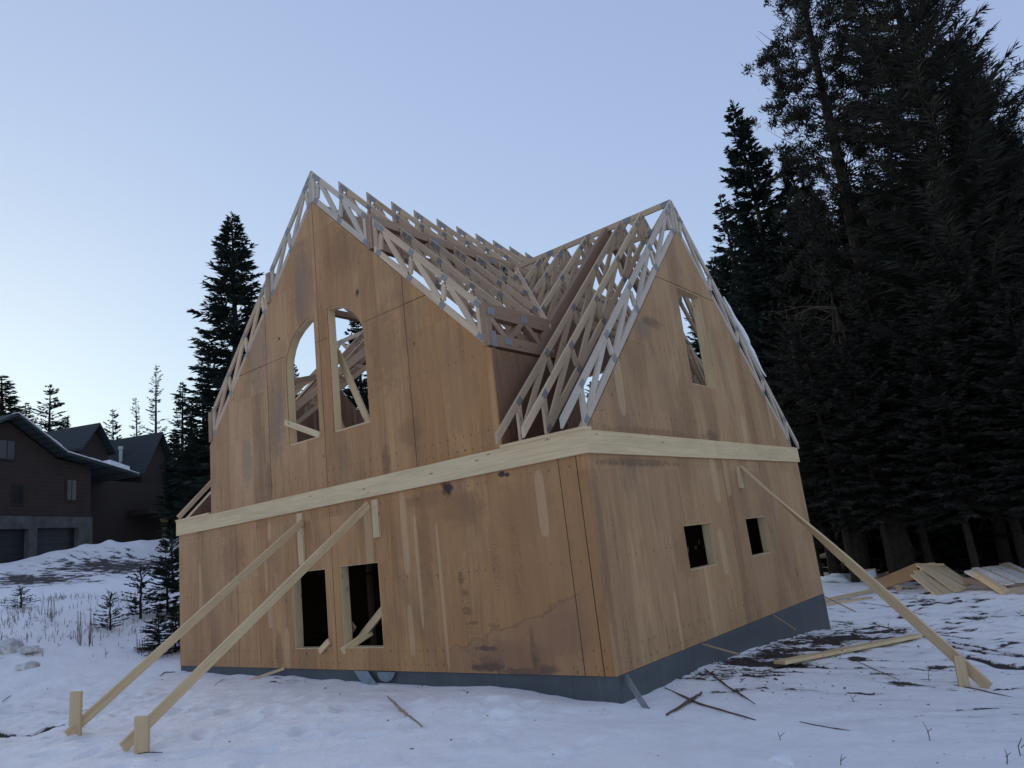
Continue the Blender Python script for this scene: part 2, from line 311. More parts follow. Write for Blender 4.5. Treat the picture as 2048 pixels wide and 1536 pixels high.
def h_only(x, y):
    z = base_h(x, y)
    z = z+.035*fbm(x*.55, y*.55, 3, 1)
    q = np.exp(-(((x+36.5)/3.2)**2+((y-9.5)/4.5)**2))+.7*np.exp(-(((x+34)/2.5)**2+((y-15.5)/3)**2)); z = z+q*.75*(1+.6*fbm(x*.6, y*.6, 3, 77))
    return z
def pix(px, py):
    return (CF+CR*((px-1024)/FPX)-CU*((py-768)/FPX)).normalized()
def gp(px, py, lift=0):
    """point of the terrain seen at photo pixel (px,py)"""
    d = pix(px, py); t = 2.0
    for k in range(4000):
        q = CP+d*t; hz = float(h_only(q.x, q.y))+lift
        if q.z <= hz: break
        t += max(.01, (q.z-hz)*.35)
        if t > 300: break
    return q
def gz(x, y): return float(h_only(x, y))
def ata(px, py, dist):
    """point at horizontal distance dist along the azimuth of a pixel"""
    d = pix(px, py); k = dist/math.hypot(d.x, d.y); return CP+d*k
# dirt tracks (dark soil showing through snow) as world polylines
tracks = []
for pl, wd in [([(1745, 1242), (1800, 1262), (1850, 1275), (1925, 1288), (1990, 1300), (2060, 1312)], .05), ([(1900, 1305), (1950, 1315), (2000, 1330), (2070, 1338)], .09),
               ([(1740, 1244), (1790, 1256), (1850, 1266), (1940, 1278)], .05), ([(1850, 1275), (1930, 1298), (2000, 1307), (2070, 1318)], .07),
               ([(0, 1470), (60, 1468), (100, 1455), (125, 1450)], .07)]:
    tracks.append(([gp(*q) for q in pl], wd))
patches = [(*gp(2010, 1232)[:2], 1.0, .32), (*gp(60, 1158)[:2], 4.5, 1.6), (*gp(250, 1132)[:2], 5.5, 2.4), (*gp(330, 1125)[:2], 3.5, 1.2)]
def dirt_f(x, y):
    dd = np.zeros_like(x)
    for pts, wd in tracks:
        for a, b in zip(pts, pts[1:]):
            ax, ay, bx, by = a[0], a[1], b[0], b[1]; L2 = (bx-ax)**2+(by-ay)**2+1e-9
            t = np.clip(((x-ax)*(bx-ax)+(y-ay)*(by-ay))/L2, 0, 1); q = np.hypot(x-ax-t*(bx-ax), y-ay-t*(by-ay))
            dd = np.maximum(dd, 1.05-q/wd*.55)
    # soil along the right foundation
    s = np.clip(1-np.abs(x-.35-.05*y)/(.35+.14*np.clip(y, 0, 8)), 0, 1)*sstep(.9, 2.6, y)*sstep(8.6, 7.4, y)
    n = fbm((.77*x+.64*y)*1.1, (-.64*x+.77*y)*7, 4, 5, .6)
    dd = np.maximum(dd, s*.86+n*1.2*(s > 0))
    s2 = sstep(3.2, 1.2, np.hypot((x-2.2)/1.4, (y-6.0)/2.6)); dd = np.maximum(dd, s2*(n*1.15+.14))
    # scattered specks on the trodden snow to the right and back
    n2 = fbm(x*2.2+3, y*3.4+1, 4, 9, .6); s3 = sstep(5, 9, y)*sstep(-2, 2, x+.1*y)*sstep(26, 16, y)
    dd = np.maximum(dd, s3*(n2*1.6+.10))
    n3 = fbm(x*1.6+9, y*1.2+4, 4, 12, .6); s4 = sstep(-20, -26, x)*sstep(-60, -48, x)
    dd = np.maximum(dd, s4*(n3*1.1-.05))
    for (cx, cy, rx, ry) in patches:
        r = np.hypot((x-cx)/rx, (y-cy)/ry); dd = np.maximum(dd, 1.1-r*.65+n2*.5*(r < 2))
    s5 = sstep(.6, .1, np.abs(y+.25))*((x < -2)&(x > -9)); dd = np.maximum(dd, s5*(n2*1.2+.0))
    s6 = sstep(3.4, .8, np.hypot((x+8.3)/1.2, y+4.2)); dd = np.maximum(dd, s6*(n*1.0+.02))
    s7 = sstep(14, 24, y)*sstep(-14, -6, x+0*y); dd = np.maximum(dd, s7*(n3*.9+.35))
    return np.clip(dd, 0, 1)
def axis(lo, hi, st, far, gr):
    c = list(np.arange(lo, hi, st)); s = st; a = c[0]; left = []
    while a > -far: s *= gr; a -= s; left.append(a)
    s = st; b = c[-1]; right = []
    while b < far: s *= gr; b += s; right.append(b)
    return np.array(left[::-1]+c+right)
gx = axis(-11, 7.5, .042, 900, 1.042); gy = axis(-6.5, 9, .042, 900, 1.042)
X, Y = np.meshgrid(gx, gy); D = dirt_f(X, Y)
Z = h_only(X, Y)
near = sstep(60, 12, np.hypot(X, Y))
Z += near*(.03*fbm(X*1.1, Y*1.1, 4, 21)+.012*fbm(X*3.7, Y*3.7, 4, 31))
lr = sstep(1, -6, X)*sstep(-.3, -1.5, Y)+.5*sstep(-12, -16, X); Z += near*lr*(.05*fbm(X*1.7, Y*1.7, 5, 33, .6))
rough = np.maximum(sstep(3.6, 1.2, np.hypot((X+8.6)/1.3, Y+3.6)), .8*sstep(6, 9, Y)*sstep(-1, 2, X))
rg = 1-np.abs(fbm(X*1.5, Y*1.5, 4, 41)); ch = sstep(-3.6, -2.2, Y)*sstep(-.15, -.8, Y)*sstep(-9.5, -8, X)*sstep(1.5, 0, X)*sstep(.35, .6, vnoise(X*.8, Y*.8, 91)); Z += ch*.028*fbm(X*5.5, Y*5.5, 4, 93, .65)
Z += rough*(.09*(rg-.8)+.03*fbm(X*5, Y*5, 3, 43))
mnd = sstep(1.6, .2, np.hypot((X+1.2)/1.5, (Y+1.1)/.6)); Z += mnd*(.035*fbm(X*6, Y*6, 4, 51, .6))
md2 = sstep(1.8, .2, np.hypot((X+4.0)/1.6, (Y+1.7)/.8)); Z += md2*(.05*fbm(X*3.3, Y*3.3, 4, 61)+.03)
Z -= .035*sstep(.45, .75, D)*near
_fr = np.random.default_rng(8)
for _k in range(150):                      # old boot prints
    if _k < 60: fx, fy = _fr.uniform(-9.5, -3), _fr.uniform(-5.5, -.8)
    elif _k < 100: fx, fy = _fr.uniform(1, 6), _fr.uniform(3, 12)
    else: fx, fy = _fr.uniform(-4, 3), _fr.uniform(-3.6, -.7)
    an = _fr.uniform(0, 3.14); m_ = (np.abs(X-fx) < .5) & (np.abs(Y-fy) < .5)
    dx, dy = X[m_]-fx, Y[m_]-fy; a_ = (dx*np.cos(an)+dy*np.sin(an))/.19; b_ = (-dx*np.sin(an)+dy*np.cos(an))/.085; rr_ = np.hypot(a_, b_)
    Z[m_] -= _fr.uniform(.015, .045)*(np.exp(-rr_**4)-.35*np.exp(-((rr_-1.5)/.35)**2))
inside = (X > -9.9) & (X < -.1) & (Y > .12) & (Y < 7.3); Z[inside] = -.7
ny, nx = X.shape
me = bpy.data.meshes.new('snowy_ground'); me.vertices.add(nx*ny); me.vertices.foreach_set('co', np.stack([X, Y, Z], -1).astype('f').ravel())
I = np.arange(nx*ny).reshape(ny, nx); F = np.stack([I[:-1, :-1], I[:-1, 1:], I[1:, 1:], I[1:, :-1]], -1).reshape(-1, 4)
me.loops.add(F.size); me.loops.foreach_set('vertex_index', F.ravel().astype('i')); me.polygons.add(len(F)); me.polygons.foreach_set('loop_start', np.arange(0, F.size, 4, dtype='i'))
me.polygons.foreach_set('use_smooth', np.ones(len(F), bool)); me.update()
at = me.attributes.new('dirt', 'FLOAT', 'POINT'); at.data.foreach_set('value', D.astype('f').ravel())
g = NG('snow'); co = objco(g); dt = attr(g, 'dirt')
n1 = g.noise(co, 26, 5, .65); n2 = g.noise(co, 3.0, 4, .6); n3 = g.noise(co, 90, 3, .6)
nm = g.noise(g.scale(co, (1, 1.5, 1)), 1.7, 5, .7)
dm = g.mapr(g.math('ADD', g.math('ADD', dt, g.math('MULTIPLY', g.mapr(dt, .04, .3), g.math('MULTIPLY', g.math('SUBTRACT', nm, .52), 2.2))), g.math('MULTIPLY', g.math('SUBTRACT', n1, .5), .6)), .50, .64)
sc_ = g.mix(g.mapr(n2, .35, .7), (.96, .94, .91), (.89, .87, .85))
sc_ = g.mix(g.math('MULTIPLY', g.mapr(dt, .12, .6), .35), sc_, (.45, .42, .40))
vs = g.n('ShaderNodeTexVoronoi'); g.link(co, vs.inputs['Vector']); vs.inputs['Scale'].default_value = 5.5
sp = g.math('MULTIPLY', g.mapr(vs.outputs['Distance'], .03, .07, .8, 0), g.math('GREATER_THAN', g.noise(co, .9, 2), .5))
sc_ = g.mix(sp, sc_, (.08, .06, .05))
soil = g.mix(n1, (.035, .028, .027), (.085, .068, .06))
g.bump(g.math('ADD', g.math('MULTIPLY', n2, .8), g.math('ADD', g.math('MULTIPLY', n1, .35), g.math('MULTIPLY', n3, .15))), .8, .06)
g.b.inputs['Subsurface Weight'].default_value = 0
me.materials.append(g.fin(g.mix(dm, sc_, soil), .75, .25))
go = bpy.data.objects.new('snowy_ground', me); col.objects.link(go); tag(go, kind='structure')
#@@HOUSE
# ------------------------------------------------------------------ the house under construction
H1, HB = 2.50, 2.775; WL, WD = -10.03, 7.42; T = .165
house = empty('timber_house', (-5, 3.7, -.3))
tag(house, 'unfinished plywood-sheathed house with open roof trusses on a dark foundation', 'house')
def hb(mb, name, mat, parent=None, **k):
    """build with world coords under the house (whose origin is offset)"""
    o = mb.build(name, mat, parent or house, **k)
    if parent is None or parent is house: o.matrix_parent_inverse = Matrix.Translation((-house.location[0], -house.location[1], -house.location[2]))
    return o
# foundation
mb = MB(1)
mb.prism([(WL-.02, .02, -.9), (-.0, .02, -.9), (-.0, WD, -.9), (WL-.02, WD, -.9)], (0, 0, .895), holes=[[(WL+.2, .24, -.9), (-.22, .24, -.9), (-.22, WD-.2, -.9), (WL+.2, WD-.2, -.9)]])
hb(mb, 'foundation', M['found'])
mb = MB(2); mb.box((WL+.21, .25, -.2), (-.23, WD-.21, -.06)); mb2 = MB(3); mb2.box((WL+.1, .1, 2.52), (-.1, WD-.1, 2.60))
hb(mb, 'floor_slab', mat_simple('dusty_slab', (.2, .19, .18), .9, .2, (.14, .13, .12), 3)); hb(mb2, 'upper_floor_deck', M['ply_in'])
# --- wall panels. fr(u,v,d): point on a face, d depth inward
def fr(u, v, d=0): return (u, d, v)
def rt(u, v, d=0): return (-d, u, v)
def lf(u, v, d=0): return (WL+d, u, v)
def bk(u, v, d=0): return (u, WD-d, v)
NAMES = {}
seedp = [100]
def panel(P, poly, holes, mat, thick=T, tone=None, jamb=True):
    seedp[0] += 1; mb = MB(seedp[0]); ext = Vector(P(0, 0, .02))-Vector(P(0, 0, 0))
    tn = mb.rnd.random() if tone is None else tone
    mb.prism([P(*q) for q in poly], ext, ax=P(1, 0, 0) if P in (fr, bk) else Vector((0, 1, 0)), tone=tn, holes=[[P(*q) for q in h] for h in holes])
    o = hb(mb, 'wall_panel', mat)
    mb = MB(seedp[0]+500)   # inner skin behind the foam, as one pale edge
    u0 = .024 if P is rt else -99; sh = lambda q: P(max(q[0], u0), q[1], .0215)
    mb.prism([sh(q) for q in poly], ext*((thick-.03)/.02), ax=(0, 0, 1), tone=.5, holes=[[sh(q) for q in h] for h in holes])
    hb(mb, 'panel_core', M['lumber'], o)
    mb = MB(seedp[0]+900); sh = lambda q: P(q[0], q[1], thick-.008)
    mb.prism([sh(q) for q in poly], ext*.5, ax=P(1, 0, 0) if P in (fr, bk) else Vector((0, 1, 0)), tone=tn, holes=[[sh(q) for q in h] for h in holes])
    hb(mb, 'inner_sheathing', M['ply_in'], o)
    return o
def rect(a, b, c, d): return [(a, b), (c, b), (c, d), (a, d)]
G = .012
def win_frame(P, r, parent):
    """rough lumber lining of an opening, depth of the wall"""
    a, b, c, d = r; seedp[0] += 1; mb = MB(seedp[0]); t = .012
    def bar(q, n): mb.prism([P(x, y, .006) for x, y in q], Vector(P(0, 0, T-.012))-Vector(P(0, 0, 0)), ax=(0, 0, 1), tone=n)
    bar(rect(a+.001, b+.001, a+t, d-.001), .2); bar(rect(c-t, b+.001, c-.001, d-.001), .3); bar(rect(a+t+.001, b+.001, c-t-.001, b+t), .5); bar(rect(a+t+.001, d-t, c-t-.001, d-.001), .6)
    hb(mb, 'window_frame', M['lumber'], parent)
w1 = (-6.13, .30, -5.21, 1.52); w2 = (-4.84, .31, -3.91, 1.53)
# lower front
xs = [WL, -7.84, -5.0, -.42, -.001]
p_ = panel(fr, rect(WL, 0, -7.84-G, H1), [], M['ply_front'], tone=.2)
p1 = panel(fr, rect(-7.84, 0, -5.01-G, H1), [rect(*w1)], M['ply_front'], tone=.55); win_frame(fr, w1, p1)
p2 = panel(fr, rect(-5.01, 0, -.42-G, H1), [rect(*w2)], M['ply_front'], tone=.7); win_frame(fr, w2, p2)
panel(fr, rect(-.42, 0, -.022, H1), [], M['ply_front'], tone=.95)
# lower right
wa = (2.16, .93, 3.07, 1.54); wb = (4.35, .93, 5.26, 1.54)
p1 = panel(rt, rect(0, 0, 3.79-G, H1), [rect(*wa)], M['ply_side'], tone=.45); win_frame(rt, wa, p1)
p2 = panel(rt, rect(3.79, 0, WD, H1), [rect(*wb)], M['ply_side'], tone=.3); win_frame(rt, wb, p2)
# lower left and back
panel(lf, rect(T+.01, 0, 3.7, H1), [rect(1.35, 1.05, 1.75, 1.5)], M['ply_side'], tone=.4); panel(lf, rect(3.7+G, 0, WD-T-.01, H1), [], M['ply_side'], tone=.4)
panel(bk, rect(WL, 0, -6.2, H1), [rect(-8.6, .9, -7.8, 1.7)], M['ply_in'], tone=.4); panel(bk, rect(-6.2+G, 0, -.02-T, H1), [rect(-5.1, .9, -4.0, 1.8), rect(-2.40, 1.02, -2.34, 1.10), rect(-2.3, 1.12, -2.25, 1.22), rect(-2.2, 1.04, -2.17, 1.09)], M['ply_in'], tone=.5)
jm = mat_simple('joint_shadow', (.035, .024, .018))  # dark strips stand in for the shade inside the panel gaps
for P_, u_, v0_, v1_ in ((fr, -7.84, .0, H1), (fr, -5.01, .0, H1), (fr, -.42, 0, H1), (rt, 3.79, 0, H1), (fr, -6.62, HB+.003, 6.18), (fr, -5.01, HB+.003, 7.8), (fr, -2.89, HB+.003, 5.7)):
    mb = MB(77); mb.prism([P_(a, b, .004) for a, b in rect(u_-G+.001, v0_+.002, u_-.001, v1_)], Vector(P_(0, 0, .02))-Vector(P_(0, 0, .004)), ax=(0, 0, 1)); hb(mb, 'joint_shade_strip', jm)
# rim boards (pale band)
def rim(P, a, b, tone):
    seedp[0] += 1; mb = MB(seedp[0]); mb.prism([P(*q, -.04) for q in rect(a, H1-.005, b, HB)], Vector(P(0, 0, .038))-Vector(P(0, 0, 0)), ax=Vector(P(1, 0, 0))-Vector(P(0, 0, 0)), tone=tone); return hb(mb, 'rim_board', M['lumber'])
rim(fr, WL-.03, -5.35, .2); rim(fr, -5.348, .04, .05); rim(rt, 0.0, 3.62, .1); rim(rt, 3.622, WD+.03, .25); rim(lf, 0, WD, .2); rim(bk, WL, -.0, .2)
# top plates on the ledge
mb = MB(31); mb.box((-1.275, -.055, HB), (.045, .11, HB+.038), tone=.1); hb(mb, 'top_plate', M['lumber'])
mb = MB(33); mb.box((WL-.03, -.055, HB), (-8.735, .11, HB+.038), tone=.4); hb(mb, 'top_plate', M['lumber'])
for xa_, xb_ in ((-.14, -.001), (WL+.001, WL+.14)):
    mb = MB(32); mb.box((xa_, .115, HB), (xb_, WD, HB+.02), ax=(0, 1, 0)); hb(mb, 'sill_plate', M['truss'])
# upper front gable
XC = -5.0; UL, UR = -8.72, -1.29; WT = 7.83        # wall apex
def top(x): return WT-abs(x-XC)
archL = [(-6.03, 3.63), (-5.15, 3.63), (-5.15, 5.72), (-5.39, 5.73), (-5.63, 5.63), (-5.80, 5.52), (-5.92, 5.37), (-6.0, 5.20), (-6.03, 5.0)]
archR = [(-4.77, 3.63), (-3.86, 3.63), (-3.86, 5.0), (-3.89, 5.2), (-3.96, 5.34), (-4.1, 5.50), (-4.28, 5.63), (-4.52, 5.73), (-4.77, 5.76)]
z5 = 5.245; hz0 = HB+.002
panel(fr, [(UL, hz0), (-6.62-G, hz0), (-6.62-G, z5), (top(z5) and (XC-(WT-z5)), z5), (UL, top(UL))], [], M['ply_front'], tone=.1)
pa = panel(fr, [(-6.62, hz0), (-5.01-G, hz0), (-5.01-G, 7.82), (-6.62, top(-6.62))], [archL], M['ply_front'], tone=.35)
panel(fr, [(XC-(WT-z5), z5+G), (-6.62-G, z5+G), (-6.62-G, top(-6.62))], [], M['ply_front'], tone=.3)
pb = panel(fr, [(-5.01, hz0), (-2.89-G, hz0), (-2.89-G, top(-2.89)), (-5.01, 7.82)], [archR], M['ply_front'], tone=.6)
panel(fr, [(-2.89, hz0), (UR, hz0), (UR, top(UR)), (XC+(WT-z5), z5), (-2.89, z5)], [], M['ply_front'], tone=.85)
panel(fr, [(-2.89, z5+G), (XC+(WT-z5), z5+G), (-2.89, top(-2.89))], [], M['ply_front'], tone=.75)
for arch, pp in ((archL, pa), (archR, pb)):          # pale lining of the arched openings
    seedp[0] += 1; mb = MB(seedp[0]); n = len(arch); cx = sum(a[0] for a in arch)/n; cz = sum(a[1] for a in arch)/n
    for i in range(n):
        a, b = arch[i], arch[(i+1) % n]; s_ = lambda q, k: (q[0]+(cx-q[0])*k, .02, q[1]+(cz-q[1])*k)
        k0, k1 = .002, .022
        mb.prism([s_(a, k0), s_(b, k0), s_(b, k1), s_(a, k1)], (0, T-.03, 0), ax=(0, 1, 0), tone=.3)
    hb(mb, 'window_frame', M['lumber'], pp)
# horizontal seam between the arch openings: its shade painted as a dark strip on the face
mb = MB(40); mb.box((-5.14, -.0025, 5.25), (-5.02, -.0005, 5.256)); mb.box((-4.99, -.0025, 5.25), (-4.78, -.0005, 5.256)); mb.box((-3.85, -.0025, z5), (-2.9, -.0005, z5+.006)); mb.box((-6.6, -.0025, z5), (-6.03, -.0005, z5+.006))
hb(mb, 'joint_shade_strip', mat_simple('joint_shadow', (.05, .035, .025)))
# sides of the front gable storey (return walls)
for X0, sgn, tn in ((UR, -1, .9), (UL, 1, .4)):
    mb = MB(41+sgn); P0 = X0-.001 if sgn < 0 else X0+.001
    mb.prism([(X0-sgn*.012, .023, HB), (X0-sgn*.012, 1.55, HB), (X0-sgn*.012, 1.55, 4.13), (X0-sgn*.012, .023, 4.13)], (sgn*.010, 0, 0), ax=(0, 1, 0), tone=tn)
    for (ya, yb) in ((T+.005, 1.54), (5.9, WD-T)):
        mb.prism([(P0, ya, HB), (P0, yb, HB), (P0, yb, 4.13), (P0, ya, 4.13)], (sgn*.10, 0, 0), ax=(0, 1, 0), tone=tn)
        hb(mb, 'side_wall', M['ply_in']); mb = MB(46+sgn)
# back gable of the main roof
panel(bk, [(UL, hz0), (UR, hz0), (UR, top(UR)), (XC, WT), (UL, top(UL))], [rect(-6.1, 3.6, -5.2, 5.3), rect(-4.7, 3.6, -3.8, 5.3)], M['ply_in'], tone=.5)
# right and left gables of the cross roof
YC = 3.66; GT = 6.37
wu = (3.25, 3.67, 4.13, 5.30)
def gtop(y): return GT-abs(y-YC)
zz = HB+.002; ya = YC-(GT-zz); yb = YC+(GT-zz); zs = 5.31
pg = panel(rt, [(ya, zz), (yb, zz), (YC+(GT-zs), zs), (YC-(GT-zs), zs)], [[(3.25, 3.67), (4.13, 3.67), (4.13, 5.30), (3.25, 5.30)]], M['ply_side'], tone=.4); win_frame(rt, wu, pg)
panel(rt, [(YC-(GT-zs), zs+G), (YC+(GT-zs), zs+G), (YC, GT)], [], M['ply_side'], tone=.3)
pg = panel(lf, [(ya, zz), (yb, zz), (YC, GT)], [rect(3.25, 3.67, 4.13, 4.6)], M['ply_in'], tone=.4); win_frame(lf, (3.25, 3.67, 4.13, 4.6), pg)
# studs seen on the inner faces
mb = MB(50)
for y in np.arange(.8, 6.9, .61):
    if gtop(y)-.15 > HB+.1: mb.box((WL+T+.002, y, HB+.02), (WL+T+.09, y+.038, gtop(y)-.12), ax=(0, 0, 1))
hb(mb, 'stud_row', M['truss_dark'])
#@@TRUSS
CH = .089*1.414
def plates(parent, pts, axis, th):
    for (p, ang, w_, h_) in pts:
        mb = MB(); 
        for sd_ in (-1, 1):
            c = Vector(p)+axis*(th/2+.002)*sd_
            d = ang; u = axis.cross(d).normalized()
            q = [c-d*w_/2-u*h_/2, c+d*w_/2-u*h_/2, c+d*w_/2+u*h_/2, c-d*w_/2+u*h_/2]
            mb.prism(q, axis*.003*sd_, d, .5)
        o = hb(mb, 'connector_plate', M['plate'], parent)
def truss(P, s0, z0, s1, z1, nweb, depth=.60, tail=0, mat='truss', seed=0, th=.038, name='roof_truss', plate=True, botstart=0, posts=(1, 1)):
    """parallel-chord sloping truss in the plane P(s,z); top edge from (s0,z0) low to (s1,z1) high"""
    mb = MB(seed); ax = Vector(P(0, 0, 1))-Vector(P(0, 0, 0)); k = (z1-z0)/(s1-s0); sg = 1 if s1 > s0 else -1; L = abs(s1-s0)
    jit = mb.rnd.uniform
    A = lambda s, z: Vector(P(s, z, 0))-ax*th/2
    zt = lambda s: z0+k*(s-s0)
    def chord(sa, sb, off, dv=CH): mb.prism([A(sa, zt(sa)-off), A(sb, zt(sb)-off), A(sb, zt(sb)-off-dv), A(sa, zt(sa)-off-dv)], ax*th, ax=(A(sb, zt(sb))-A(sa, zt(sa))))
    chord(s0-sg*tail, s1, 0); bo = depth-CH; chord(s0+sg*botstart, s1, bo)
    pl = []; dirv = (A(s1, z1)-A(s0, z0)).normalized()
    tn = lambda s: (s, zt(s)-CH*.5); bn = lambda s: (s, zt(s)-bo-CH*.5)
    pw = .089
    if posts[0]: mb.prism([A(s0, zt(s0)-CH), A(s0+sg*pw, zt(s0+sg*pw)-CH), A(s0+sg*pw, zt(s0+sg*pw)-bo), A(s0, zt(s0)-bo)], ax*th, ax=(0, 0, 1)); pl += [(tn(s0+sg*.06)), (bn(s0+sg*.06))]
    if posts[1]: mb.prism([A(s1, zt(s1)-CH), A(s1-sg*pw, zt(s1-sg*pw)-CH), A(s1-sg*pw, zt(s1-sg*pw)-bo), A(s1, zt(s1)-bo)], ax*th, ax=(0, 0, 1)); pl += [(tn(s1-sg*.1)), (bn(s1-sg*.1))]
    a_, b_ = s0+sg*.09, s1-sg*.12
    nweb += nweb % 2; wts = [1.0 if i % 2 == 0 else .16 for i in range(nweb)]; cum = [sum(wts[:i])/sum(wts) for i in range(nweb+1)]
    for i in range(nweb):
        f0, f1 = cum[i], cum[i+1]; sa, sb = a_+(b_-a_)*f0, a_+(b_-a_)*f1
        lo, hi = (bn(sa), tn(sb)) if i % 2 == 0 else (tn(sa), bn(sb))
        p0, p1 = Vector(P(*lo, 0)), Vector(P(*hi, 0)); dd = (p1-p0).normalized(); p0 += dd*.06; p1 -= dd*.06
        mb.beam(p0, p1, .034, .085, up=dd.cross(ax))
        if i: pl.append(lo)
    o = hb(mb, name, M[mat])
    if plate: plates(o, [(Vector(P(*q, 0)), dirv, .125, .075) for q in pl], ax, th)
    return o
def mainP(y): return lambda s, z, d=0: (s, y+.02+d, z)
def crossP(x): return lambda s, z, d=0: (x+d, s, z)
RZ = 8.43; g1 = 1.46; g2 = 3.66
def mz(x): return RZ-abs(x-XC)
RC = 6.96
def cz_(y): return RC-abs(y-YC)
# main roof, right slope: upper pieces to the ridge on every frame
ys = [0.0, .6, 1.25, 1.87, 2.47, 3.12, 3.72, 4.34, 4.93, 5.52, 6.12, 6.72, 7.3]
for i, y in enumerate(ys):
    truss(mainP(y), XC+g1-.06, mz(XC+g1-.06), XC, RZ, 3 if i else 4, mat='frost' if i == 0 else 'truss', seed=200+i)
truss(mainP(0), XC-g1+.06, mz(XC-g1+.06), XC-.004, RZ-.004, 4, mat='frost', seed=230)
truss(mainP(7.3), XC-g1+.06, mz(XC-g1+.06), XC-.004, RZ-.004, 4, seed=231)
# lower pieces down to the eave girder
for i, y in enumerate(ys):
    xe = XC+g2-.05
    if 1.3 < y < 6.0:                     # valley: main roof meets the cross roof
        dv = abs(y-YC); zv = RC-dv; xe = XC+(RZ-zv)-.03
        if xe-(XC+g1) < .25: continue
    truss(mainP(y), xe, mz(xe), XC+g1+.07, mz(XC+g1+.07), max(2, int((xe-XC-g1)/.38)), mat='truss', seed=250+i)
truss(mainP(0), XC-g2+.05, mz(XC-g2+.05), XC-g1-.07, mz(XC-g1-.07), 5, mat='truss', seed=270)
truss(mainP(7.3), XC-g2+.05, mz(XC-g2+.05), XC-g1-.07, mz(XC-g1-.07), 5, mat='truss', seed=271)
# girders running back along y (three plies)
def girder(P, s0, s1, zt_, depth, name, mat='truss_dark', ply=3, nweb=10, tc=.14, seed=0, pl=True):
    mb = MB(seed); ax = Vector(P(0, 0, 1))-Vector(P(0, 0, 0)); th = .038
    for k in range(ply):
        o_ = (k-(ply-1)/2)*(th+.002); B = lambda s, z: Vector(P(s, z, 0))+ax*(o_-th/2)
        for (za, zb) in ((zt_, zt_-tc), (zt_-depth+tc*.85, zt_-depth)):
            mb.prism([B(s0, za), B(s1, za), B(s1, zb), B(s0, zb)], ax*th, ax=(B(s1, 0)-B(s0, 0)))
        sg = 1 if s1 > s0 else -1
        for sp_ in (s0, s1-sg*.09): mb.prism([B(sp_, zt_-tc), B(sp_+sg*.09, zt_-tc), B(sp_+sg*.09, zt_-depth+tc*.85), B(sp_, zt_-depth+tc*.85)], ax*th, ax=(0, 0, 1))
        for i in range(nweb):
            sa = s0+(s1-s0)*(i+.08)/nweb; sb = s0+(s1-s0)*(i+.92)/nweb
            lo, hi = (zt_-depth+tc*.7, zt_-tc*.8) if i % 2 else (zt_-tc*.8, zt_-depth+tc*.7)
            p0, p1 = Vector(P(sa, lo, 0))+ax*o_, Vector(P(sb, hi, 0))+ax*o_; mb.beam(p0, p1, .034, .08, up=(p1-p0).normalized().cross(ax))
    o = hb(mb, name, M[mat])
    if pl:
        d = (Vector(P(1, 0, 0))-Vector(P(0, 0, 0)))
        plates(o, [(Vector(P(s0+(s1-s0)*i/nweb+(.1*(1 if s1 > s0 else -1) if i == 0 else 0), (zt_-tc*.55) if i % 2 == 0 else (zt_-depth+tc*.5), 0)), d, .15, .10) for i in range(0, nweb)]+[(Vector(P(s0+(.1 if s1 > s0 else -.1), zt_-depth+.1, 0)), d, .1, .22)], ax, ply*(th+.002))
    return o
gy_ = lambda x: (lambda s, z, d=0: (x+d, s, z))
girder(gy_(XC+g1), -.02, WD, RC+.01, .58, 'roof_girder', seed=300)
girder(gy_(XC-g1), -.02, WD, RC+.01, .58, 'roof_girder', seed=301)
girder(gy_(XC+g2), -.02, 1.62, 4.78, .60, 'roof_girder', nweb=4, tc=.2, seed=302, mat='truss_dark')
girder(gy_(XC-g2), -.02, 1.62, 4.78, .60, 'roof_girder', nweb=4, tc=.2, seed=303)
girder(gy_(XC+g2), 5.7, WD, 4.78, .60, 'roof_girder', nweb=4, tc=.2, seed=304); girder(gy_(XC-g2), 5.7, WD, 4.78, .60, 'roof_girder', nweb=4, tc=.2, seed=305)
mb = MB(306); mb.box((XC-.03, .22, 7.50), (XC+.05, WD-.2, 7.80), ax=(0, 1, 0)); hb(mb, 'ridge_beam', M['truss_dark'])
# cross roof: ridge trusses along x at y=YC, right and left
rx = lambda y: (lambda s, z, d=0: (s, y+d, z))
girder(rx(YC), -.02, XC+g1+.08, RC-.004, .50, 'ridge_truss', mat='truss', ply=1, nweb=8, tc=.1, seed=310)
girder(rx(YC), WL+.02, XC-g1-.08, RC-.004, .50, 'ridge_truss', mat='truss', ply=1, nweb=8, tc=.1, seed=311)
for sgn, x_list in ((1, [-.025, -.60, -1.02]), (-1, [])):
    for i, x in enumerate(x_list):
        m_ = 'frost' if (sgn > 0 and i == 0) else 'truss'
        truss(crossP(x), .06, cz_(.06), YC-.02, cz_(YC-.02), 8 if sgn > 0 else 4, tail=.46 if sgn > 0 else .0, mat=m_, seed=320+i+(10 if sgn < 0 else 0), depth=.57 if sgn > 0 else .3, posts=(1, 1) if sgn > 0 else (0, 1))
        truss(crossP(x), 2*YC-.06, cz_(.06), YC+.02, cz_(YC-.02), 8, tail=.46 if sgn > 0 else .0, mat=m_, seed=340+i+(10 if sgn < 0 else 0), depth=.57)
mb = MB(355); mb.beam((WL+.03, -.02, 2.86), (WL+.03, YC, 6.50), .038, .089); hb(mb, 'rake_board', M['truss'])
